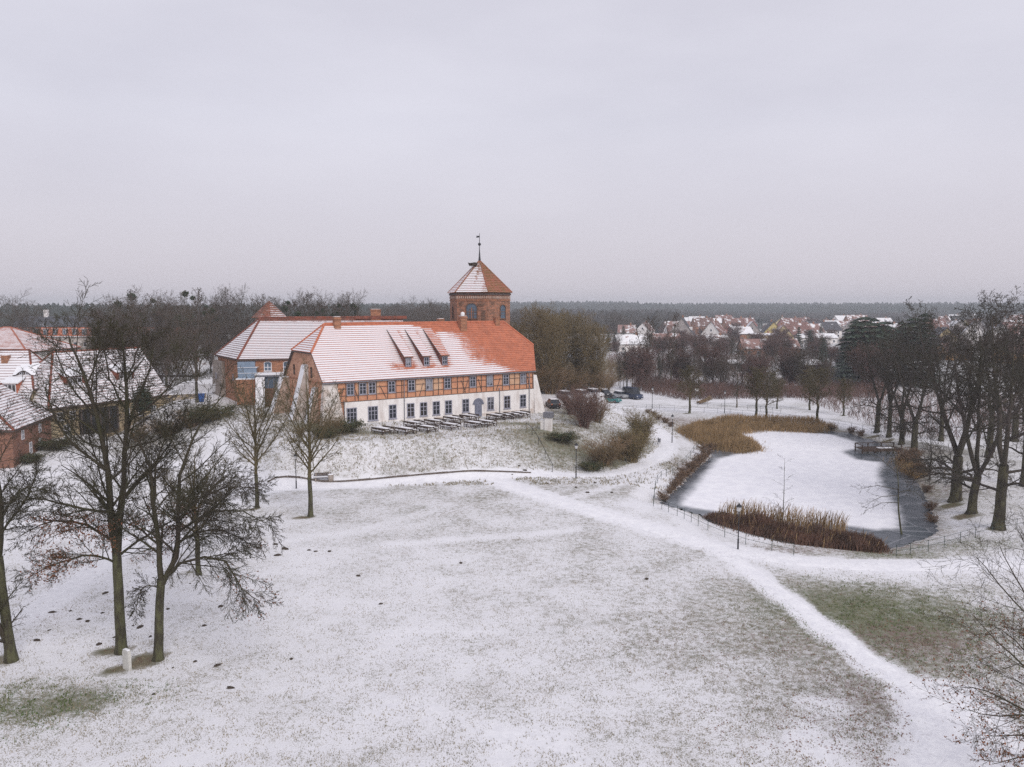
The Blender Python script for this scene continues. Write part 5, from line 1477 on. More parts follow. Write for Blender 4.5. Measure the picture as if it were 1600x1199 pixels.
def conifer(seed, H, rad, pine=False):
    q = np.random.RandomState(seed)
    tm = tubes([([V(0, 0, -.2), V(0, 0, H * .5), V(0, 0, H)], [.28, .16, .03], 6, 0)], 'trunk', [M['bark_dark']])
    n = 2600
    t = q.uniform(0, 1, n) ** (.75 if not pine else .9)
    z = H * ((.06 if not pine else .4) + (.94 if not pine else .58) * t)
    layer = np.floor(z / (H / 16)) * (H / 16)
    r = rad * ((1 - t) * 1.0 + .04 if not pine else np.sqrt(np.clip(1 - (2 * t - .85) ** 2, .05, 1))) * np.sqrt(q.uniform(.15, 1, n)) * q.uniform(.8, 1.12, n)
    a = q.uniform(0, 6.283, n)
    c = np.stack([np.cos(a) * r, np.sin(a) * r, layer * .6 + z * .4 - r * .28], 1)
    out = np.stack([np.cos(a), np.sin(a), np.full(n, -.35)], 1); side = np.stack([-np.sin(a), np.cos(a), q.uniform(-.3, .3, n)], 1)
    L = q.uniform(.4, .95, (n, 1)) * rad / 3.2; w = L * .42
    v = np.stack([c - out * L * .5, c + side * w, c + out * L, c - side * w], 1).reshape(-1, 3)
    return tm, np_mesh('crown', v, np.arange(4 * n).reshape(n, 4), [M['conifer']])
KIND['conifer'] = [conifer(171, 17, 3.6), conifer(172, 15, 3.0), conifer(173, 18, 4.4, True)]
KH = dict(bare=20, dense=20, pole=14, willow=18, alder=20, brown=10, young=7)
CH = (17, 15, 18)
mist_tips = []
q_ = np.random.RandomState(5); dirs = q_.normal(0, 1, (260, 3)); dirs /= np.linalg.norm(dirs, axis=1, keepdims=True)
M_MIST = leaf_mesh('mistletoe', [Vector(d * r) for d, r in zip(dirs, q_.uniform(.2, .62, 260))], 300, .13, .04, M['mistletoe'], 5)
tr_ = random.Random(23)
def put(kindname, v, px, py, ty, label, name='bare_tree', group=None, D=None, mist=0, wide=1.0):
    b = onground(px, py) if D is None else atD(px, py, D)
    if D is not None: b.z = gz(b.x, b.y)
    H = max(1.0, atD(px, ty, b.y).z - b.z)
    base = CH[v] if kindname == 'conifer' else KH[kindname]
    s = H / (base * (1.0 if kindname == 'conifer' else 1.09))
    me = KIND[kindname][v % len(KIND[kindname])]
    t = plant_tree(name, label, 'tree', b, me[0], me[1], group, (s * wide, s * wide, s), tr_.uniform(0, 6.28))
    for i in range(mist):
        a = tr_.uniform(0, 6.28); r = tr_.uniform(.3, 1) * base * .2; z = base * tr_.uniform(.58, .93)
        m_ = link('mistletoe', M_MIST, t); m_.location = (math.cos(a) * r, math.sin(a) * r, z); m_.scale = (tr_.uniform(.8, 1.5),) * 3
    return t
for k, (px, py, ty, kd, v, lab) in enumerate((
        (1077, 646, 572, 'young', 0, 'young olive-brown tree beside the far railing, left of the reeds'), (1151, 637, 540, 'pole', 1, 'tall pale-trunked alder on the snowy meadow behind the reeds'),
        (1181, 652, 574, 'young', 1, 'young tree on the bank right above the golden reeds'), (1197, 656, 580, 'young', 2, 'forked young tree just right of the one above the reeds'),
        (1214, 639, 590, 'young', 0, 'small leaning tree on the snowy meadow across the path'), (1265, 641, 578, 'young', 1, 'slim young tree on the far meadow left of the stout one'),
        (1277, 659, 572, 'young', 2, 'stout young tree on the far pond bank in a patch of leaves'), (1318, 650, 592, 'young', 1, 'vase shaped young tree on the far meadow near the river'))):
    put(kd, v, px, py, ty, lab, 'young_tree', 'young trees along the far pond path', None, 0, 1.35)
put('alder', 0, 1010, 607, 484, 'tall dark bare tree with a spreading crown before the village, left of the thinner one', 'tall_tree', None, None, 0, 1.5)
put('alder', 1, 1048, 607, 478, 'tall thin dark tree before the big grey gabled house', 'tall_tree')
for px, py, ty, v in ((824, 608, 512, 0), (852, 612, 487, 0), (872, 604, 494, 1), (902, 606, 496, 0), (928, 610, 512, 1)):
    put('willow', v, px, py + 3, ty, 'bushy brown willow in the clump right of the castle house', 'willow_tree', 'willows in the clump right of the castle', None, 0, .8)
for i in range(84):
    px = 965 + 4.0 * i + tr_.uniform(-3, 3)
    if 1288 < px: break
    put('pole', i % 3, px, tr_.uniform(572, 612), tr_.uniform(518, 560), 'slim pale alder pole in the thin wood before the village', 'alder_tree', 'slim alders before the village')
for i in range(22):
    px = 968 + 15.0 * i + tr_.uniform(-5, 5)
    if 1288 < px: break
    put(('alder', 'bare', 'brown', 'dense')[i % 4], i % 2, px, tr_.uniform(598, 613), tr_.uniform(528, 566), 'dark bare riverside tree in the screen between far meadow and village', 'riverside_tree', 'dark riverside trees before the village', None, 0, 1.15)
for px, py, ty, v in ((1282, 607, 566, 0), (1255, 608, 575, 0), (1236, 606, 570, 1), (1350, 607, 540, 0), (1365, 612, 545, 1)):
    put('brown', v, px, py, ty, 'brownish bare tree at the river bank', 'river_tree', 'brown trees along the river bank')
for px, py, ty, v in ((1332, 600, 497, 0), (1347, 604, 490, 2), (1362, 602, 494, 0), (1320, 590, 512, 1), (1425, 600, 492, 2), (1440, 604, 486, 0), (1405, 598, 500, 1), (1378, 600, 498, 2)):
    put('conifer', v, px, py, ty, 'dark conifer in the group behind the far end of the pond row', 'conifer_tree', 'dark conifers behind the pond row', None, 0, 1.25)
put('conifer', 1, 1247, 555, 510, 'single dark spruce standing before the large white hall', 'spruce_tree')
put('conifer', 1, 1030, 578, 556, 'little dark fir on the snowy plot right of the tall bare tree', 'spruce_tree')
# --- belt behind the castle and farm
for k, (px, ty, D) in enumerate([(205, 470, 205), (222, 440, 215), (240, 452, 190), (262, 470, 185), (278, 462, 205), (308, 442, 172), (326, 452, 200), (345, 460, 188), (360, 452, 210), (378, 456, 192), (395, 462, 205), (412, 455, 188),
        (430, 460, 200), (446, 455, 190), (460, 458, 205), (475, 452, 195), (490, 456, 208), (503, 455, 190), (518, 458, 200), (532, 460, 195), (546, 462, 205), (556, 470, 190), (295, 470, 200), (335, 475, 175), (185, 488, 190), (165, 480, 230), (150, 474, 240)]):
    mm = px in (222, 308, 326, 446, 532, 546, 430, 295, 518, 240)
    put(('dense', 'alder', 'bare', 'alder')[k % 4], k, px, 600, ty + (k * 7 % 5) * 3 - 6, 'tall bare tree hung with green mistletoe balls in the belt behind the castle wing' if mm else 'tall dark bare tree free of mistletoe in the belt behind the castle wing', 'belt_tree',
        'mistletoe trees in the belt behind the castle' if mm else 'plain dark trees in the belt behind the castle', D, mist=9 if mm else 0, wide=(.85, 1.25)[k % 2])
for k, (px, ty, D) in enumerate([(330, 508, 182), (372, 504, 183), (440, 504, 184), (510, 504, 186), (250, 515, 170), (285, 520, 180), (170, 530, 168)]):
    put('dense', k, px, 600, ty, 'lower dark bare tree in front of the belt behind the castle wing', 'belt_tree', 'lower trees of the belt behind the castle', D, wide=1.35)
put('dense', 1, 196, 640, 468, 'dense brown bare tree rising behind the cream barn and the tall oak', 'bare_tree', None, 140, 0, 1.1)
put('dense', 0, 172, 640, 486, 'lower dense brown tree left of the one behind the cream barn', 'bare_tree', None, 146, 0, 1.0)
put('dense', 1, 262, 640, 470, 'dense dark tree right of the cream barn, left of the thick trunked one', 'bare_tree', None, 150, 0, 1.0)
put('conifer', 2, 226, 690, 600, 'dark ivy clad evergreen standing at the end of the cream barn', 'evergreen_tree', None, 119, 0, 1.0)
put('bare', 0, 18, 520, 456, 'bare spreading tree above the farm roofs at the left edge', 'bare_tree', None, 235, 0, 1.2)
put('bare', 1, 50, 520, 475, 'smaller bare tree beside the spreading one above the farm roofs', 'bare_tree', None, 245)
put('bare', 2, 308, 629, 470, 'tall thick-trunked bare tree by the blue bin left of the wing', 'bare_tree')
for k, (px, ty, D) in enumerate([(572, 482, 520), (585, 480, 560), (600, 478, 500), (612, 480, 450), (622, 477, 480), (636, 474, 420), (648, 478, 460), (662, 471, 380), (674, 477, 430), (684, 474, 360), (694, 471, 340), (596, 488, 380), (626, 488, 360), (655, 487, 330), (678, 489, 300), (810, 484, 420), (822, 482, 460), (838, 486, 500), (800, 492, 330), (960, 490, 480), (975, 492, 520)]):
    put(('bare', 'dense')[k % 2], k, px, 560, ty, 'purplish bare tree in the wood behind the castle roof', 'wood_tree', 'bare trees in the wood behind the castle roof', D, 0, 1.5)
# --- village trees
vt = random.Random(5)
for i in range(250):
    D = 280 * (900 / 280) ** vt.random(); px = vt.uniform(950, 1610)
    kd = vt.choice(['brown', 'brown', 'brown', 'alder', 'conifer', 'brown', 'bare'])
    v = vt.randrange(2)
    Ht = vt.uniform(4.5, 9.5) if kd != 'conifer' else vt.uniform(6, 12)
    b = atD(px, 520, D); gzz = gz(b.x, b.y)
    ty = 599.5 + FPX * math.tan(math.atan((CAMZ - (gzz + Ht)) / D) - PITCH)
    lab = {'brown': 'reddish bare garden tree among the village houses', 'bare': 'grey bare tree among the village houses', 'alder': 'slim dark bare tree among the village houses', 'conifer': 'dark garden conifer among the village houses'}[kd]
    put(kd, v, px, 520, ty, lab, 'village_tree', {'brown': 'reddish trees of the village', 'bare': 'grey trees of the village', 'alder': 'slim dark trees of the village', 'conifer': 'conifers of the village'}[kd], D, 0, 1.25)
# --- the far woods that close the horizon, read as one mass
fr = np.random.RandomState(3)
def forest(name, n, gen, m, hmin, hmax, wmul=.34):
    ico_v, ico_f = [], []
    k = 7
    for zz, rr_ in ((0, .55), (.35, 1.0), (.7, .75)):
        for j in range(k): a = 2 * math.pi * j / k; ico_v.append((math.cos(a) * rr_, math.sin(a) * rr_, zz))
    ico_v.append((0, 0, 1.0))
    for r_ in range(2):
        for j in range(k):
            a, b2 = r_ * k + j, r_ * k + (j + 1) % k
            ico_f += [(a, b2, b2 + k), (a, b2 + k, a + k)]
    for j in range(k): ico_f.append((2 * k + j, 2 * k + (j + 1) % k, 3 * k))
    bv, bf = np.array(ico_v), np.array(ico_f)
    xy = gen(n); zz = height(xy[:, 0], xy[:, 1]); H = fr.uniform(hmin, hmax, n); W = H * wmul * fr.uniform(.8, 1.3, n)
    v = bv[None] * np.stack([W, W, H], 1)[:, None, :] * fr.uniform(.78, 1.2, (n, len(bv), 1)) + np.stack([xy[:, 0], xy[:, 1], zz], 1)[:, None, :]
    f = bf[None] + (np.arange(n) * len(bv))[:, None, None]
    o = link(name, np_mesh(name, v.reshape(-1, 3), f.reshape(-1, 3), [m]))
    tag(o, kind='stuff')
def band(a0, a1, d0, d1):
    def g_(n):
        a = fr.uniform(a0, a1, n); d = d0 + (d1 - d0) * fr.uniform(0, 1, n) ** 1.3
        return np.stack([np.sin(a) * d, np.cos(a) * d], 1)
    return g_
forest('far_pine_forest', 9000, band(R(-12), R(42), 1500, 2350), M['forest'], 13, 19)
forest('left_pine_forest', 3500, band(R(-42), R(-8), 620, 1250), M['forest'], 15, 21)
forest('wood_edge', 2600, band(R(-8), R(12), 600, 1200), M['forest_bare'], 10, 16)
forest('village_edge_wood', 2200, band(R(8), R(42), 980, 1400), M['forest_bare'], 8, 13)

# ------------------------------------------------------------------ shrubs, reeds, undergrowth
def bush_mesh(seed, H, spread, nst, bark, twig, leaf=None, minr=.010):
    T = Tree(seed, minr); q = T.r
    sp = dict(n=[0, 7, 6], t0=[0, .15, .1], ang=[(0, 1), (20, 50), (25, 60)], ratio=[0, .45, .5], seg=[6, 5, 3], wob=[.1, .14, .22], up=[.02, .06, .03], rk=.55)
    for i in range(nst):
        a = q.uniform(0, 6.283); r0 = q.uniform(0, .25) * spread; r1 = spread * q.uniform(.3, 1); h = H * q.uniform(.6, 1)
        d = V(math.cos(a), math.sin(a), 0)
        T.path([d * r0 - Z3 * .2, d * (r0 * .6 + r1 * .4) + Z3 * h * .55, d * r1 + Z3 * h], .035, minr, 1, sp, n=6, wob=.06)
    st = tubes(T.cr, 'branches', [twig])
    lf = leaf_mesh('leaves', T.tips, leaf[1], leaf[2], .15, leaf[0], seed) if leaf else None
    return st, lf
BUSH = {
    'red': [bush_mesh(201 + i, 4, 2.6, 46, None, M['twig_red'], (M['litter'], 1500, .06)) for i in range(2)],
    'olive': [bush_mesh(211 + i, 3.2, 1.9, 60, None, M['twig_olive'], (M['olive_leaf'], 1500, .06)) for i in range(2)],
    'brown': [bush_mesh(221 + i, 3, 2.2, 40, None, M['twig_brown']) for i in range(2)],
    'sedge': [bush_mesh(231 + i, .8, .75, 16, None, M['sedge'], (M['litter'], 160, .06), .010) for i in range(2)],
    'green': [bush_mesh(241 + i, 1.2, 1.4, 24, None, M['twig_olive'], (M['evergreen_low'], 3000, .075)) for i in range(2)],
}
BH = dict(red=4, olive=3.2, brown=3, sedge=.8, green=1.2)
def bush(kd, v, px, py, H, label, group=None, wide=1.0, cat='shrub', name='shrub'):
    b = onground(px, py); s = H / BH[kd]
    t = empty(name, b, tr_.uniform(0, 6.28)); t.scale = (s * wide, s * wide, s); tag(t, label, cat, group)
    me, lf = BUSH[kd][v % 2]
    link('branches', me, t)
    if lf: link('leaves', lf, t)
    return t
for a in (('red', 0, 912, 668, 5.6, 'big reddish brown shrub on the bank right of the castle house', None, 1.0), ('red', 1, 893, 648, 3.8, 'dark shrub left of the big reddish one, by the castle corner'),
          ('brown', 0, 943, 727, 3.2, 'wide brown shrub at the foot of the bank beside the curving path', None, 1.6), ('olive', 0, 988, 722, 3.9, 'upright olive brown shrub right of the wide brown one'),
          ('olive', 1, 1004, 692, 4.3, 'pale olive shrub beside the litter bin at the bend of the path'), ('brown', 0, 934, 660, 3.6, 'low brown shrub right of the big reddish one'), ('brown', 1, 968, 718, 3.4, 'low brown shrub between the two at the foot of the bank'),
          ('brown', 0, 516, 683, 2.4, 'straggling shrub at the white gable corner behind the fanned tree', None, 1.2), ('brown', 1, 470, 684, 1.3, 'shrub at the toe of the long white buttress'), ('green', 0, 540, 676, 1.3, 'low green hedge clump at the corner of the terrace', None, 1.6),
          ('green', 1, 510, 684, 1.2, 'low dark green ground shrub below the white corner pier', None, 1.5), ('green', 0, 880, 690, 1.0, 'low green ivy shrub on the bank below the big reddish shrub', None, 2.0), ('green', 1, 925, 735, .8, 'low green ivy shrub under the wide brown shrub', None, 2.0),
          ('brown', 0, 300, 668, 2.6, 'grey green shrub on the slope left of the buttresses', None, 1.8), ('brown', 1, 262, 682, 2.4, 'grey green shrub beside the end of the cream barn', None, 1.8), ('brown', 0, 215, 690, 2.4, 'brown shrub before the cream barn', None, 1.5),
          ('green', 1, 335, 655, 1.5, 'dark shrub on the castle slope below the blue bin', None, 2.2), ('green', 0, 85, 702, 1.1, 'dark shrub at the corner of the brick farmhouse', None, 2.0), ('green', 1, 50, 722, .9, 'dark low shrub along the brick farmhouse wall', None, 1.8)):
    bush(*a)
for k, (px, py, h) in enumerate(((828, 616, 5), (845, 612, 6), (862, 616, 5), (880, 612, 5), (898, 615, 4), (915, 611, 5), (932, 614, 4), (948, 610, 3.5))):
    bush('brown', k, px, py, h, 'brown scrub bush at the foot of the willows right of the castle', 'scrub at the foot of the willows', 1.3)
for k, (px, py, h) in enumerate(((1038, 784, .9), (1047, 772, .7), (1052, 765, 1.0), (1063, 752, 1.1), (1072, 745, 1.0), (1080, 737, 1.2), (1088, 729, 1.2), (1097, 722, 1.1), (1104, 714, 1.3), (1110, 707, 1.2), (1060, 757, .8), (1028, 656, .8), (1040, 661, .9), (1022, 650, .8), (1012, 646, .7), (1048, 667, .8),
                              (1418, 726, 1.6), (1428, 733, 1.6), (1436, 742, 1.4), (1425, 722, 1.5), (1446, 770, .8), (1453, 798, .8), (1458, 818, .8), (1330, 677, .9), (1345, 682, .9), (1300, 673, .8))):
    bush('sedge', k, px, py, h, 'rusty sedge clump on the edge of the pond', 'sedge clumps round the pond', 1.0, 'sedge', 'sedge_clump')

def reeds(name, label_poly, n, h0, h1, m, seed, zoff=-.8, dens=None, hf=None):
    q = np.random.RandomState(seed)
    poly = label_poly
    lo, hi = poly.min(0), poly.max(0)
    p = q.uniform(lo, hi, (n * 6, 2)); d = sdf(p[:, 0], p[:, 1], poly)
    keep = (d < 0) | (q.uniform(0, 1, len(p)) < np.exp(-np.maximum(d, 0) / .5) * .5)
    p = p[keep][:n]; d = sdf(p[:, 0], p[:, 1], poly); n = len(p)
    z = np.maximum(height(p[:, 0], p[:, 1]), zoff) - .05
    H = q.uniform(h0, h1, n) * np.clip(.55 + np.minimum(-d, 1.5) * .3, .3, 1)
    if hf is not None: H = H * hf(p)
    a = q.uniform(0, 6.283, n); w = q.uniform(.016, .032, n)
    lean = q.normal(0, .16, (n, 2)) + np.array([.10, -.03])
    V_ = np.zeros((n, 6, 3)); cx, sx = np.cos(a) * w, np.sin(a) * w
    for i, (t, k, bnd) in enumerate(((0, 1, 0), (.6, .9, .4), (1, .5, 1.0))):
        c = np.stack([p[:, 0] + lean[:, 0] * H * bnd, p[:, 1] + lean[:, 1] * H * bnd, z + H * t], 1)
        V_[:, i * 2] = c + np.stack([cx * k, sx * k, 0 * cx], 1); V_[:, i * 2 + 1] = c - np.stack([cx * k, sx * k, 0 * cx], 1)
    base = (np.arange(n) * 6)[:, None]
    f = np.concatenate([base + np.array([0, 1, 3, 2]), base + np.array([2, 3, 5, 4])])
    me = np_mesh(name, V_.reshape(-1, 3), f, [m])
    return tag(link(name, me), kind='stuff')
golden = P2([(1056, 678), (1092, 664), (1130, 660), (1180, 662), (1260, 664), (1310, 672), (1270, 677), (1200, 674), (1150, 680), (1176, 692), (1190, 705), (1160, 710), (1120, 704), (1085, 692)], -.8)
reeds('golden_reeds', golden, 15000, 1.6, 2.8, M['reed'], 4, hf=lambda p: np.array([.82 + .5 * noise.noise((a * .35, b_ * .35, 2)) for a, b_ in p]) * (1 - .35 * sstep(26, 34, p[:, 0])))
near_bed = P2([(1106, 808), (1130, 806), (1180, 820), (1250, 832), (1320, 840), (1376, 850), (1378, 862), (1330, 868), (1260, 860), (1190, 845), (1130, 828), (1106, 818)], -.6)
reeds('brown_reeds', near_bed, 15000, 1.0, 1.75, M['reed_red'], 6, hf=lambda p: np.array([.85 + .6 * noise.noise((a * .5, b_ * .5, 4)) for a, b_ in p]))
reeds('pale_reed_seed_heads', near_bed, 250, 1.4, 2.1, M['reed'], 16)
reeds('pale_reed_stalks', P2([(1120, 806), (1180, 814), (1250, 824), (1320, 832), (1320, 838), (1240, 832), (1150, 818)], -.8), 900, 2.2, 3.2, M['reed'], 7)
reeds('right_bank_reeds', P2([(1405, 716), (1425, 728), (1440, 744), (1432, 748), (1412, 735)], -.6), 1600, 1.2, 2.0, M['reed'], 8)
# tangled undergrowth along the river bank, one brown mass
def undergrowth(name, poly, n, h, m, seed):
    q = np.random.RandomState(seed); lo, hi = poly.min(0), poly.max(0)
    p = q.uniform(lo, hi, (n * 5, 2)); p = p[sdf(p[:, 0], p[:, 1], poly) < 0][:n]; n = len(p)
    T = []
    z = height(p[:, 0], p[:, 1]); 
    for i in range(n):
        hh = h * q.uniform(.4, 1.1) * (.7 + .6 * noise.noise((p[i, 0] * .12, p[i, 1] * .12, 2)))
        a, b_ = q.uniform(-1, 1, 2)
        P0 = V(p[i, 0], p[i, 1], z[i] - .1)
        T.append(([P0, P0 + V(a * .3, b_ * .3, .55) * hh, P0 + V(a * .8, b_ * .8, 1.0) * hh], [.035, .026, .014], 3, 0))
    return tag(link(name, tubes(T, name, [m])), kind='stuff')
undergrowth('riverbank_undergrowth', P2([(985, 606), (1010, 616), (1070, 626), (1150, 624), (1250, 622), (1380, 622), (1400, 606), (1240, 606), (1100, 604), (1000, 596)], 0), 9000, 3.4, M['twig_red'], 3)
undergrowth('castle_belt_undergrowth', np.array([[-110, 160], [-30, 165], [-28, 178], [-110, 185]]), 3500, 3.2, M['twig_dark'], 4)
undergrowth('grove_undergrowth', np.array([[60, 118], [105, 112], [120, 175], [62, 175]]), 5000, 3.2, M['twig_red'], 5)
undergrowth('river_garden_scrub', P2([(950, 598), (1290, 602), (1280, 562), (1150, 556), (950, 556)], 0), 9000, 3.0, M['twig_red'], 9)
undergrowth('garden_undergrowth', P2([(830, 604), (960, 600), (1010, 585), (1010, 572), (900, 570), (830, 575)], 0), 4500, 3.5, M['twig_olive'], 6)

# grass blades that poke through the thin snow, and leaves lying on it
def scatter(name, n, region, weight, m, h, w, seed, flat=False):
    q = np.random.RandomState(seed)
    px = q.uniform(region[0], region[1], n * 8); py = q.uniform(region[2], region[3], n * 8)
    d = np.array([0.0]); dx = (px - 800) / FPX; dy = -(py - 599.5) / FPX
    dz = -SP + dy * CP; t = -CAMZ / dz
    x, y = dx * t, (CP + dy * SP) * t
    ix = np.clip(np.searchsorted(gx, x) - 1, 0, nx - 2); iy = np.clip(np.searchsorted(gy, y) - 1, 0, ny - 2)
    wv = weight(cover.reshape(ny, nx)[iy, ix], green.reshape(ny, nx)[iy, ix], litter.reshape(ny, nx)[iy, ix])
    cl = np.array([noise.noise((a * .9, b_ * .9, seed)) + .6 * noise.noise((a * 3.1, b_ * 3.1, seed + 5)) for a, b_ in zip(x[:n * 8], y[:n * 8])])
    keep = q.uniform(0, 1, len(x)) < wv * np.clip(.5 + cl * 1.4, 0, 1)
    x, y, ix, iy = x[keep][:n], y[keep][:n], ix[keep][:n], iy[keep][:n]; n = len(x)
    fx, fy = (x - gx[ix]) / (gx[ix + 1] - gx[ix]), (y - gy[iy]) / (gy[iy + 1] - gy[iy])
    z = (GZ[iy, ix] * (1 - fx) + GZ[iy, ix + 1] * fx) * (1 - fy) + (GZ[iy + 1, ix] * (1 - fx) + GZ[iy + 1, ix + 1] * fx) * fy
    a = q.uniform(0, 6.283, n); hh = h * q.uniform(.5, 1.4, n); ww = w * q.uniform(.6, 1.3, n)
    c = np.stack([x, y, z], 1); u = np.stack([np.cos(a), np.sin(a), 0 * a], 1)
    if flat:
        k = np.stack([-np.sin(a), np.cos(a), q.uniform(-.5, .5, n)], 1); c[:, 2] += .03
        v = np.stack([c - u * ww[:, None], c + k * ww[:, None] * .6, c + u * ww[:, None], c - k * ww[:, None] * .6], 1)
        f = np.arange(4 * n).reshape(n, 4)
    else:
        tip = np.stack([q.normal(0, .45, n) * hh, q.normal(0, .45, n) * hh, hh], 1)
        v = np.stack([c - u * ww[:, None], c + u * ww[:, None], c + tip], 1); f = np.arange(3 * n).reshape(n, 3)
    tag(link(name, np_mesh(name, v.reshape(-1, 3), f, [m])), kind='stuff')
M['straw'] = mat('straw', (.33, .28, .20), (.21, .19, .12), .8, .9)
M['grass_green'] = mat('grass_green', (.09, .14, .04), (.14, .16, .065), .8, .9)
W1 = lambda c, g_, l: np.clip((.95 - c) * 1.6, .06, 1) * (c < 1)
scatter('dry_grass', 60000, (0, 1600, 770, 1210), W1, M['straw'], .085, .018, 31)
scatter('bank_grass', 26000, (380, 1060, 655, 760), W1, M['straw'], .20, .05, 34)
scatter('green_grass', 45000, (0, 1600, 770, 1210), lambda c, g_, l: np.clip(g_ - .2, 0, 1) * (c < .9), M['grass_green'], .10, .025, 32)
scatter('fallen_leaves', 14000, (0, 1600, 700, 1210), lambda c, g_, l: np.clip(l - .12, 0, 1) * (c < 1), M['dead_leaf'], .05, .045, 33, True)

# ------------------------------------------------------------------ street furniture
def lamp(px, py, H, label, group='street lamps of the castle park'):
    b = onground(px, py); t = empty('street_lamp', b); tag(t, label, 'street lamp', group)
    mb = MB(); mb.tube([V(0, 0, -.1), V(0, 0, .9), V(0, 0, .92), V(0, 0, H - .75)], [.075, .07, .048, .04], 8); mb.build('pole', M['metal_dark'], t)
    mb = MB(); mb.tube([V(0, 0, H - .75), V(0, 0, H - .68), V(0, 0, H - .66)], [.06, .14, .1], 6); lh = mb.build('lantern', M['metal_dark'], t)
    mb = MB(); mb.tube([V(0, 0, H - .66), V(0, 0, H - .28)], [.12, .2], 6); mb.build('lamp_glass', M['lamp_glass'], lh)
    mb = MB(); mb.tube([V(0, 0, H - .28), V(0, 0, H - .22), V(0, 0, H - .06), V(0, 0, H + .06)], [.25, .23, .08, .02], 6); mb.build('lamp_cap', M['metal_dark'], lh)
    return t
lamp(1153, 859, 3.9, 'black street lamp with glass lantern in front of the near reed bed')
lamp(900, 748, 4.2, 'black street lamp at the foot of the bank right of the terrace stairs')
lamp(463, 764, 4.0, 'thin street lamp beside the path between the two lawn trees')
lamp(1050, 692, 4.2, 'street lamp at the bend of the path left of the golden reeds')
lamp(1019, 639, 4.4, 'street lamp by the far railing left of the single young tree')
lamp(1132, 646, 4.4, 'street lamp by the far railing behind the golden reeds')
def railing(pts, label, H=1.0, rails=(.95, .5), gap=2.4, px=True):
    W = [onground(x, y) for x, y in pts] if px else [Vector(p) for p in pts]
    c = catmull([V(p.x, p.y, 0) for p in W], gap)
    P = [V(p.x, p.y, gz(p.x, p.y)) for p in c]
    t = empty('railing', P[0]); tag(t, label, 'railing'); o = P[0]
    for p in P:
        mb = MB(); mb.tube([p - o - Z3 * .15, p - o + Z3 * H], .024, 5); mb.build('post', M['metal_green'], t)
    for h in rails:
        mb = MB(); mb.tube([p - o + Z3 * h for p in P], .015, 5); mb.build('rail', M['metal_green'], t)
    return t
railing([(1021, 791), (1024, 765), (1033, 749), (1051, 741), (1072, 724), (1084, 708), (1091, 698)], 'thin green railing along the left shore of the pond, up to the golden reeds')
railing([(1034, 796), (1058, 806), (1080, 816), (1106, 829), (1165, 851), (1240, 868)], 'thin green railing below the near reed bed')
railing([(1400, 870), (1450, 862), (1500, 849), (1550, 834), (1620, 822)], 'thin green railing running right from the near pond corner under the big trees')
railing([(944, 632), (1010, 640), (1100, 645), (1180, 651), (1260, 660), (1330, 670), (1372, 682)], 'long thin railing along the far pond path')
railing([(1090, 636), (1150, 639), (1220, 646)], 'short inner railing beside the far snowy meadow')
# terrace stairs handrail
sA, sB = onground(822, 672), onground(863, 738)
srl = empty('stair_handrail', sA); tag(srl, 'thin iron handrail running down the bank beside the terrace steps', 'handrail')
hp = []
for i in range(5):
    p = lerp(sA, sB, i / 4); p.z = gz(p.x, p.y); hp.append(p - sA)
    mb = MB(); mb.tube([p - sA - Z3 * .1, p - sA + Z3 * 1.0], .035, 5); mb.build('post', M['metal_dark'], srl)
mb = MB(); mb.tube([p + Z3 * .98 for p in hp], .035, 5); mb.build('rail', M['metal_dark'], srl)
# low kerb along the castle path
kc = empty('path_kerb', (0, 0, 0)); tag(kc, 'low dark stone kerb along the upper edge of the castle path', 'kerb')
kpts = catmull([V(at(x, y).x, at(x, y).y, 0) for x, y in ((418, 759), (470, 756), (540, 754.5), (620, 751), (700, 747.5), (760, 745), (830, 743.5))], 1.2)
for i, (a, b) in enumerate(zip(kpts, kpts[1:])):
    a, b = V(a.x, a.y, gz(a.x, a.y) + .08), V(b.x, b.y, gz(b.x, b.y) + .08)
    mb = MB(); mb.bar(lerp(a, b, .01), lerp(a, b, .99), .16, .14 + .03 * ((i * 7) % 3)); mb.build('stone', M['wood_grey'], kc)
# benches
def bench(px, py, ang, label):
    b = onground(px, py); t = empty('park_bench', b, R(ang)); tag(t, label, 'bench')
    for i in range(3): mb = MB(); mb.box((0, -.18 + i * .17, .46), 1.9, .14, .05); mb.build('seat_slat', M['wood_dark'], t)
    for i in range(2): mb = MB(); mb.box((0, .32 + i * .04, .66 + i * .18), 1.9, .05, .14); mb.build('back_slat', M['wood_dark'], t)
    for s in (-.75, .75):
        mb = MB(); mb.box((s, 0, .21), .12, .5, .46); mb.bar((s, .22, .4), (s, .38, .95), .1, .06); mb.build('leg', M['stone'], t)
    mb = MB(); mb.box((0, -.02, .51), 1.85, .44, .04); mb.build('snow_cover', M['snow'], t)
bench(504, 752, 8, 'dark park bench beside the kerb right of the fanned tree')
b = onground(517, 752); t = empty('litter_bin', b); tag(t, 'squat round litter bin beside the park bench', 'bin')
mb = MB(); mb.tube([V(0, 0, 0), V(0, 0, .7), V(0, 0, .78)], [.3, .32, .34], 10); mb.build('body', M['stone'], t)
mb = MB(); mb.tube([V(0, 0, .78), V(0, 0, .84)], [.33, .2], 10); mb.build('snow_cap', M['snow'], t)
b = onground(1028, 695); t = empty('litter_bin', b); tag(t, 'grey litter bin on a post at the bend of the path by the olive shrub', 'bin')
mb = MB(); mb.tube([V(0, 0, 0), V(0, 0, 1.1)], .03, 6); mb.build('post', M['metal_dark'], t)
mb = MB(); mb.tube([V(.18, 0, .35), V(.18, 0, .95)], [.2, .24], 8); mb.build('basket', M['metal_grey'], t)
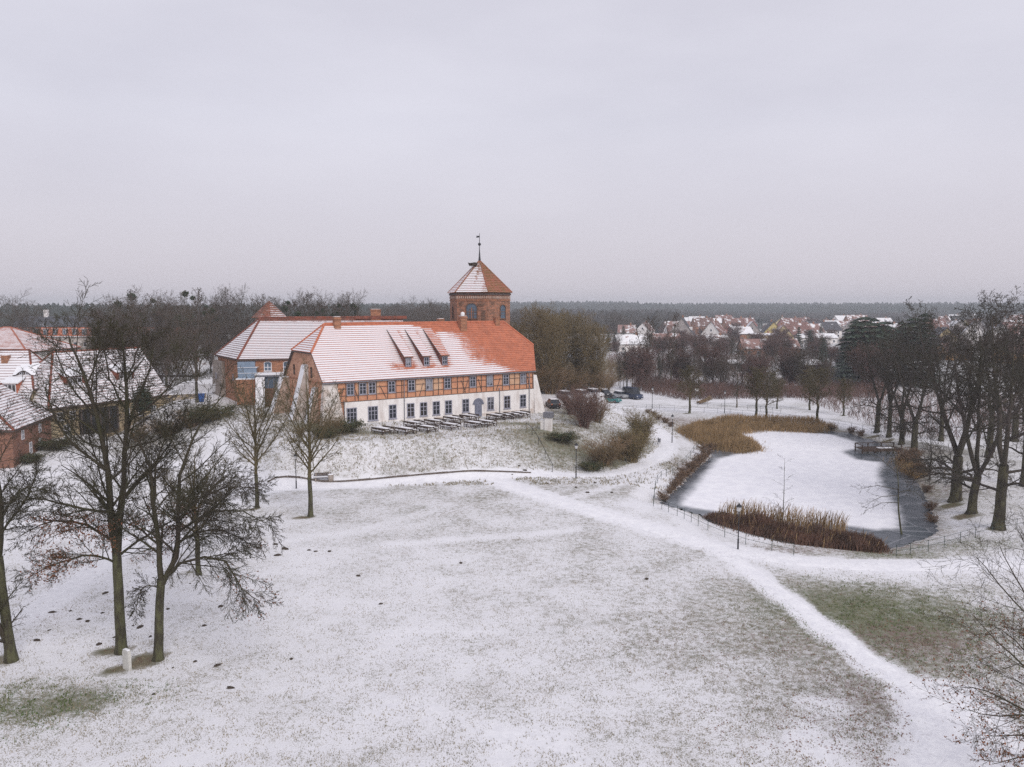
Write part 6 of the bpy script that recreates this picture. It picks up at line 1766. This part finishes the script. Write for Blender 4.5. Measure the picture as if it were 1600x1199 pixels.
mb = MB(); mb.tube([V(.18, 0, .95), V(.18, 0, 1.05)], [.26, .12], 8); mb.build('snow_cap', M['snow'], t)
# white information pillar on the terrace
b = onground(857, 673); t = empty('info_pillar', b, R(-20)); t.scale = (.72, .72, .8); tag(t, 'white rendered pillar with grey metal hood at the right end of the terrace', 'pillar')
mb = MB(); mb.box((0, 0, 1.0), 1.3, .9, 2.6); mb.build('body', M['white_wall'], t)
mb = MB(); mb.box((0, 0, 2.7), 1.75, 1.3, .85); mb.prism([V(-.9, -.68, 3.125), V(.9, -.68, 3.125), V(.9, .68, 3.125), V(-.9, .68, 3.125)], V(0, 0, .06)); mb.build('hood', M['metal_grey'], t)
mb = MB(); mb.box((-1.15, .2, .95), .8, .7, 1.7); mb.build('side_box', M['white_wall'], t)
mb = MB(); mb.box((-1.15, .2, 1.84), .86, .76, .08); mb.build('snow_cap', M['snow'], t)
# signposts
def signpost(px, py, H, w, h, label):
    b = onground(px, py); t = empty('signpost', b); tag(t, label, 'sign')
    for s in (-w * .35, w * .35): mb = MB(); mb.tube([V(s, 0, -.1), V(s, 0, H)], .035, 5); mb.build('post', M['metal_grey'], t)
    mb = MB(); mb.box((0, -.05, H - h / 2), w, .04, h); mb.build('panel', M['sign_white'], t)
signpost(1088, 628, 2.9, .75, .6, 'blank looking white sign on two posts on the far snowy meadow')
signpost(1111, 607, 1.9, .3, .3, 'small white sign by the river bank undergrowth')
b = onground(1101, 631); t = empty('fallen_branch', b, R(25)); tag(t, 'heap of brown cut branches lying on the far snowy meadow', 'branch heap')
T = Tree(301, .02); 
for i in range(40):
    a = T.r.uniform(-.5, .5); T.cr.append(([V(-1.6 + T.r.uniform(-.3, .3), a, .1 + T.r.random() * .4), V(0, a + T.r.uniform(-.3, .3), .4 + T.r.random() * .5), V(1.6, a + T.r.uniform(-.5, .5), .7 + T.r.random() * 1.0)], [.05, .04, .02], 4, 0))
link('branches', tubes(T.cr, 'branches', [M['twig_brown']]), t)
b = onground(199, 1046); t = empty('stone_stele', b, R(-32)); t.scale = (.8, .8, .92); tag(t, 'upright white stone slab with a rounded top in the meadow before the twin oak', 'stone slab')
sl_ = MB(); sl_.prism([V(-.36, -.11, -.1), V(.36, -.11, -.1), V(.34, -.11, 1.08)] + [V(.34 * math.cos(a), -.11, 1.08 + .16 * math.sin(a)) for a in (math.pi * i / 6 for i in range(1, 6))] + [V(-.34, -.11, 1.08)], V(0, .22, 0))
sl_.build('slab', mat('pale_stone', (.62, .61, .57), (.50, .49, .46), 5, .9, .3), t)
mb = MB(); mb.prism([V(-.3, -.1, 1.2), V(.3, -.1, 1.2), V(.2, -.1, 1.26), V(-.2, -.1, 1.26)], V(0, .2, 0)); mb.build('snow_cap', M['snow'], t)
# jetty
jb = at(1372, 703, -.5); jt = empty('jetty', jb, R(4)); tag(jt, 'dark wooden jetty with a rail standing in the far right pond corner', 'jetty')
for i in range(16): mb = MB(); mb.box((-2.9 + i * .38, 0, .28), .33, 2.2, .06); mb.build('plank', M['wood_dark'], jt)
for x in (-2.9, -1, 1, 2.9):
    for y in (-1.0, 1.0): mb = MB(); mb.tube([V(x, y, -1.2), V(x, y, .9 if y > 0 or abs(x) > 2 else .3)], .09, 6); mb.build('pile', M['wood_dark'], jt)
mb = MB(); mb.bar((-2.9, 1.0, .85), (2.9, 1.0, .85), .08, .1); mb.bar((-2.9, -1, .85), (-2.9, 1, .85), .08, .1); mb.build('handrail', M['wood_dark'], jt)
mb = MB(); mb.box((.9, -.2, .335), 2.2, .9, .04); mb.build('snow_cover', M['snow'], jt)
mb = MB(); mb.box((0, -1.14, .12), 5.9, .06, .34); mb.build('edge_beam', M['wood_dark'], jt)
# stone wall, white fence and blue bin by the wing
wa, wb2 = atD(258, 628, 128), atD(322, 628, 131)
z0 = gz(wa.x, wa.y); t = empty('stone_wall', (wa.x, wa.y, z0)); tag(t, 'low mossy stone wall with snow on top left of the brick wing', 'wall')
d = V(wb2.x - wa.x, wb2.y - wa.y, 0)
for r_ in range(3):
    n = 14
    for i in range(n):
        s = (i + (.5 if r_ % 2 else 0)) / n
        mb = MB(); mb.box(d * min(.98, s + .5 / n) + Z3 * (.2 + r_ * .5), d.length / n * .95, .5 + .06 * ((i * 5 + r_) % 3), .47, d.normalized(), V(-d.y, d.x, 0).normalized()); mb.build('stone', M['stone'] if (i + r_) % 3 else M['cream'], t)
mb = MB(); mb.box(d * .5 + Z3 * 1.5, d.length, .6, .1, d.normalized(), V(-d.y, d.x, 0).normalized()); mb.build('snow_cap', M['snow'], t)
t = empty('picket_fence', (wa.x, wa.y + 5, gz(wa.x, wa.y + 5))); tag(t, 'white picket fence on the snow behind the low stone wall', 'fence')
for i in range(26): mb = MB(); mb.box(d * (i / 25 * 1.05) + Z3 * 1.2, .22, .04, 1.5, d.normalized(), V(-d.y, d.x, 0).normalized()); mb.build('picket', M['frame_white'], t)
for h in (.8, 1.6): mb = MB(); mb.box(d * .525 + Z3 * h + V(0, .06, 0), d.length * 1.05, .05, .1, d.normalized(), V(-d.y, d.x, 0).normalized()); mb.build('rail', M['frame_white'], t)
bp = atD(314, 631, 126); t = empty('wheeled_bin', (bp.x, bp.y, gz(bp.x, bp.y)), R(15)); tag(t, 'bright blue wheeled bin at the end of the low stone wall', 'bin')
mb = MB(); mb.hexa([V(-.45, -.45, .1), V(.45, -.45, .1), V(.45, .45, .1), V(-.45, .45, .1), V(-.6, -.55, 1.25), V(.6, -.55, 1.25), V(.6, .55, 1.25), V(-.6, .55, 1.25)]); mb.build('body', M['bin_blue'], t)
mb = MB(); mb.box((0, .02, 1.31), 1.3, 1.2, .1); mb.build('lid', M['bin_blue'], t)
for s in (-.4, .4): mb = MB(); mb.tube([V(s - .05, .5, .12), V(s + .05, .5, .12)], .13, 8); mb.build('wheel', M['rubber'], t)
# picnic tables
def picnic(px, py, ang, label):
    b = onground(px, py); t = empty('picnic_table', b, ang); tag(t, label, 'picnic table', 'picnic tables on the terrace')
    for i in range(4): mb = MB(); mb.box((0, -.3 + i * .2, .74), 2.3, .18, .05); mb.build('top_board', M['wood_dark'], t)
    for s in (-.78, .78):
        mb = MB(); mb.box((0, s, .45), 2.3, .3, .06); bn = mb.build('bench', M['wood_dark'], t)
        mb = MB(); mb.box((0, s, .50), 2.2, .24, .05); mb.build('snow_cover', M['snow'], bn)
        mb = MB(); mb.bar((0 - 1.1, s * 1.18, .78), (1.1, s * 1.18, .78), .05, .22); mb.build('backrest', M['wood_dark'], t)
        for x in (-1.05, 1.05):
            mb = MB(); mb.bar((x, s * 1.15, .0), (x, s * 1.2, .9), .08, .08); mb.build('back_post', M['wood_dark'], t)
    for x in (-.85, .85):
        for s in (-1, 1): mb = MB(); mb.bar((x, s * .75, .0), (x, s * .25, .72), .09, .09); mb.build('leg', M['wood_dark'], t)
        mb = MB(); mb.box((x, 0, .36), .08, 1.7, .1); mb.build('crossbar', M['wood_dark'], t)
    mb = MB(); mb.box((0, 0, .79), 2.2, .76, .05); mb.build('snow_cover', M['snow'], t)
bd = math.atan2(fb.y, fb.x)
for px, py, lab in ((598, 678, 'snowy picnic table standing apart at the left end of the terrace row'), (634, 678, 'snowy picnic table at the front, second from the left of the row'), (668, 675, 'snowy picnic table at the front, third from the left of the row'),
                    (704, 671, 'snowy picnic table at the front, fourth from the left, below the wall of windows'), (741, 668, 'snowy picnic table at the front just left of the steps'), (760, 666, 'snowy picnic table at the front nearest the steps'),
                    (647, 668, 'picnic table close to the wall, first from the left'), (679, 665, 'picnic table close to the wall, second from the left'), (708, 660, 'picnic table close to the wall, third from the left'), (733, 657, 'picnic table close to the wall just left of the arched door')):
    picnic(px, py, bd + R(14), lab)
for px, py, lab in ((775, 656, 'dark bench table by the wall right of the arched door'), (788, 655, 'dark bench table by the wall below the second window from the right'), (801, 654, 'dark bench table by the wall between the last two windows'), (814, 652, 'dark bench table by the wall nearest the right pier')):
    picnic(px, py, bd + R(10), lab)
# cars
def car(px, py, rz, paint, label, van=False, snow=True, D=None):
    b = onground(px, py); t = empty('delivery_van' if van else 'parked_car', b, R(rz)); tag(t, label, 'van' if van else 'car', 'vehicles parked beside the willow clump')
    L, W, H = (5.2, 1.95, 2.4) if van else (4.2, 1.75, 1.45)
    zb, zs = .3, (1.1 if van else .85)
    prof = [(-L / 2, zb), (L / 2, zb), (L / 2, zb + .35), (L / 2 - .15, zs - .05), (L * .24, zs + .05), (-L / 2 + .1, zs + .1), (-L / 2, zb + .5)]
    cab = [(L * .26, zs), (L * .1, H), (-L * .32, H), (-L / 2 + .12, zs)] if not van else [(L * .32, zs), (L * .2, H), (-L / 2 + .08, H), (-L / 2 + .02, zs)]
    mb = MB(); mb.prism([V(x, -W / 2, z) for x, z in prof], V(0, W, 0)); body = mb.build('body', paint, t)
    mb = MB()
    n = len(cab); i0 = len(mb.v)
    q = [V(x, -W / 2 + .02, z) for x, z in cab[:1]] + [V(x, -W / 2 + .2, z) for x, z in cab[1:3]] + [V(cab[3][0], -W / 2 + .02, cab[3][1])]
    mb.hexa([q[3], q[0], V(q[0].x, -q[0].y, q[0].z), V(q[3].x, -q[3].y, q[3].z), q[2], q[1], V(q[1].x, -q[1].y, q[1].z), V(q[2].x, -q[2].y, q[2].z)])
    mb.build('cabin_glass', M['glass'], t)
    mb = MB(); mb.box(((cab[1][0] + cab[2][0]) / 2, 0, H + .02), cab[1][0] - cab[2][0] + .1, W - .42, .06); rf = mb.build('roof', paint, t)
    if snow: mb = MB(); mb.box(((cab[1][0] + cab[2][0]) / 2, 0, H + .07), cab[1][0] - cab[2][0], W - .5, .06); mb.build('snow_cover', M['snow'], rf)
    for x in (-L * .31, L * .31):
        for s in (-1, 1):
            mb = MB(); mb.tube([V(x, s * (W / 2 - .2), .32), V(x, s * (W / 2 + .02), .32)], .32, 12); w_ = mb.build('wheel', M['rubber'], t)
            mb = MB(); mb.tube([V(x, s * (W / 2 + .02), .32), V(x, s * (W / 2 + .03), .32)], .18, 8); mb.build('rim', M['metal_grey'], w_)
    for s in (-1, 1):
        mb = MB(); mb.box((L / 2 - .04, s * W * .36, .72), .1, .3, .16); mb.build('headlight', M['lamp_glass'], t)
        mb = MB(); mb.box((-L / 2 + .03, s * W * .38, .8), .1, .22, .2); mb.build('tail_light', M['tile'], t)
pt = lambda n, c: mat(n, c, tuple(x * .9 for x in c), .5, .35, spec=.5)
teal, dkb, wht, slv, blk = pt('paint_teal', (.03, .19, .19)), pt('paint_blue', (.03, .045, .09)), pt('paint_white', (.7, .7, .72)), pt('paint_silver', (.4, .41, .43)), pt('paint_black', (.025, .025, .03))
car(955, 629, -35, teal, 'teal car parked nearest the railing right of the castle', snow=False)
car(988, 623, -60, dkb, 'dark blue van parked at the right end of the vehicles', True, False)
car(970, 622, -60, slv, 'silver car parked between the teal car and the dark van')
car(944, 620, -60, blk, 'black snowy roofed car behind the teal car')
car(928, 620, -60, wht, 'white snow covered car left of the black one')
car(910, 622, -60, wht, 'white car beside the big reddish shrub')
car(884, 624, -60, slv, 'silver car behind the castle corner, left of the big reddish shrub')
car(864, 637, 100, blk, 'dark car parked just behind the white right pier of the castle')
# molehills and clods on the left lawn
mh = random.Random(9)
MOLE = []
for v in range(3):
    q = np.random.RandomState(400 + v); mb = MB(); mb.ball((0, 0, 0), 1, 9, 6, 0, .7)
    mb.v = [tuple(np.array(p) * q.uniform(.75, 1.25)) for p in mb.v]
    MOLE.append(mb.mesh('molehill', M['soil'], True))
for px, py in ((160, 958), (137, 971), (77, 985), (57, 1001), (124, 968), (208, 978), (219, 980), (235, 995), (155, 1007), (180, 996), (110, 955), (82, 957), (165, 927), (297, 912), (262, 952), (305, 1034), (319, 978), (345, 948), (430, 851), (445, 858), (434, 868),
               (493, 862), (515, 862), (483, 860), (595, 944), (430, 934), (455, 1030), (800, 742), (930, 755), (900, 762), (918, 770), (956, 770), (855, 756), (820, 735), (811, 728), (560, 900), (720, 880), (1010, 905), (270, 1044), (340, 1040), (360, 1075), (240, 1085)):
    b = onground(px, py); s = mh.uniform(.07, .17) * (1.25 if py < 900 else 1)
    o = link('molehill', MOLE[mh.randrange(3)]); o.location = b; o.scale = (s * mh.uniform(1, 1.8), s, s * .8); o.rotation_euler = (0, 0, mh.uniform(0, 6.28))
    tag(o, 'small dark molehill of bare soil poking through the thin snow', 'molehill', 'molehills on the snowy lawn')
# hornbeam reaching in at the lower right corner
b = V(23.5, 30.5, 0); T = Tree(501, .005)
sp = dict(n=[0, 12, 8, 5], t0=[0, .15, .15, .1], ang=[(0, 1), (25, 55), (25, 55), (20, 55)], ratio=[0, .40, .42, .45], seg=[7, 6, 4, 3], wob=[.08, .12, .16, .2], up=[.02, .02, .0, 0], rk=.5)
T.path([V(0, 0, -.1), V(.1, 0, 1.2), V(0, .1, 2.4)], .17, .14, 9, sp, trunk=True, wob=.02, n=5, sides=9)
o5 = lambda px, py, d: atD(px, py, b.y + d) - b
for pts in ([(1640, 1010, -1), (1560, 915, -1.5), (1525, 870, -1.6)], [(1640, 1000, .5), (1585, 900, 1), (1560, 850, 1.4)], [(1620, 1060, -.5), (1560, 1005, -1), (1520, 960, -1.2)], [(1600, 1110, 0), (1545, 1080, .5), (1500, 1075, 1)],
            [(1620, 1120, -1.5), (1560, 1120, -2.4), (1512, 1110, -3)], [(1640, 960, 2), (1600, 850, 2.5), (1592, 830, 2.6)], [(1650, 1150, -1.5), (1590, 1150, -2), (1540, 1150, -2.4)], [(1700, 1000, 1), (1720, 850, 1.5), (1730, 780, 2)], [(1630, 1060, 1.4), (1585, 1000, 2.4), (1545, 975, 3)], [(1640, 1170, 0), (1590, 1185, -.5), (1550, 1195, -.6)]):
    T.path([V(0, .1, 2.2)] + [o5(*p) for p in pts], .07, .010, 1, sp, n=10, wob=.04)
tm, cm = T.meshes(M['bark'], M['twig'])
sel = [p for p in T.tips if p.z < 7.5]
plant_tree('hornbeam', 'young hornbeam with clinging rusty leaves reaching in at the lower right corner', 'tree', b, tm, cm, extra=[('dead_leaves', leaf_mesh('dead_leaves', sel, 2600, .05, .08, M['dead_leaf'], 3))])

# ------------------------------------------------------------------ air
hz = MB(); hz.box((0, 1290, 22), 5400, 2800, 54)
hm = bpy.data.materials.new('haze'); hm.use_nodes = True
hn = hm.node_tree.nodes; hn.clear()
pv_ = hn.new('ShaderNodeVolumePrincipled'); pv_.inputs['Density'].default_value = .00040
pv_.inputs['Color'].default_value = (.88, .93, 1.0, 1); pv_.inputs['Anisotropy'].default_value = 0.0
oo = hn.new('ShaderNodeOutputMaterial'); hm.node_tree.links.new(pv_.outputs['Volume'], oo.inputs['Volume'])
haze = hz.build('haze', hm); tag(haze, kind='stuff')
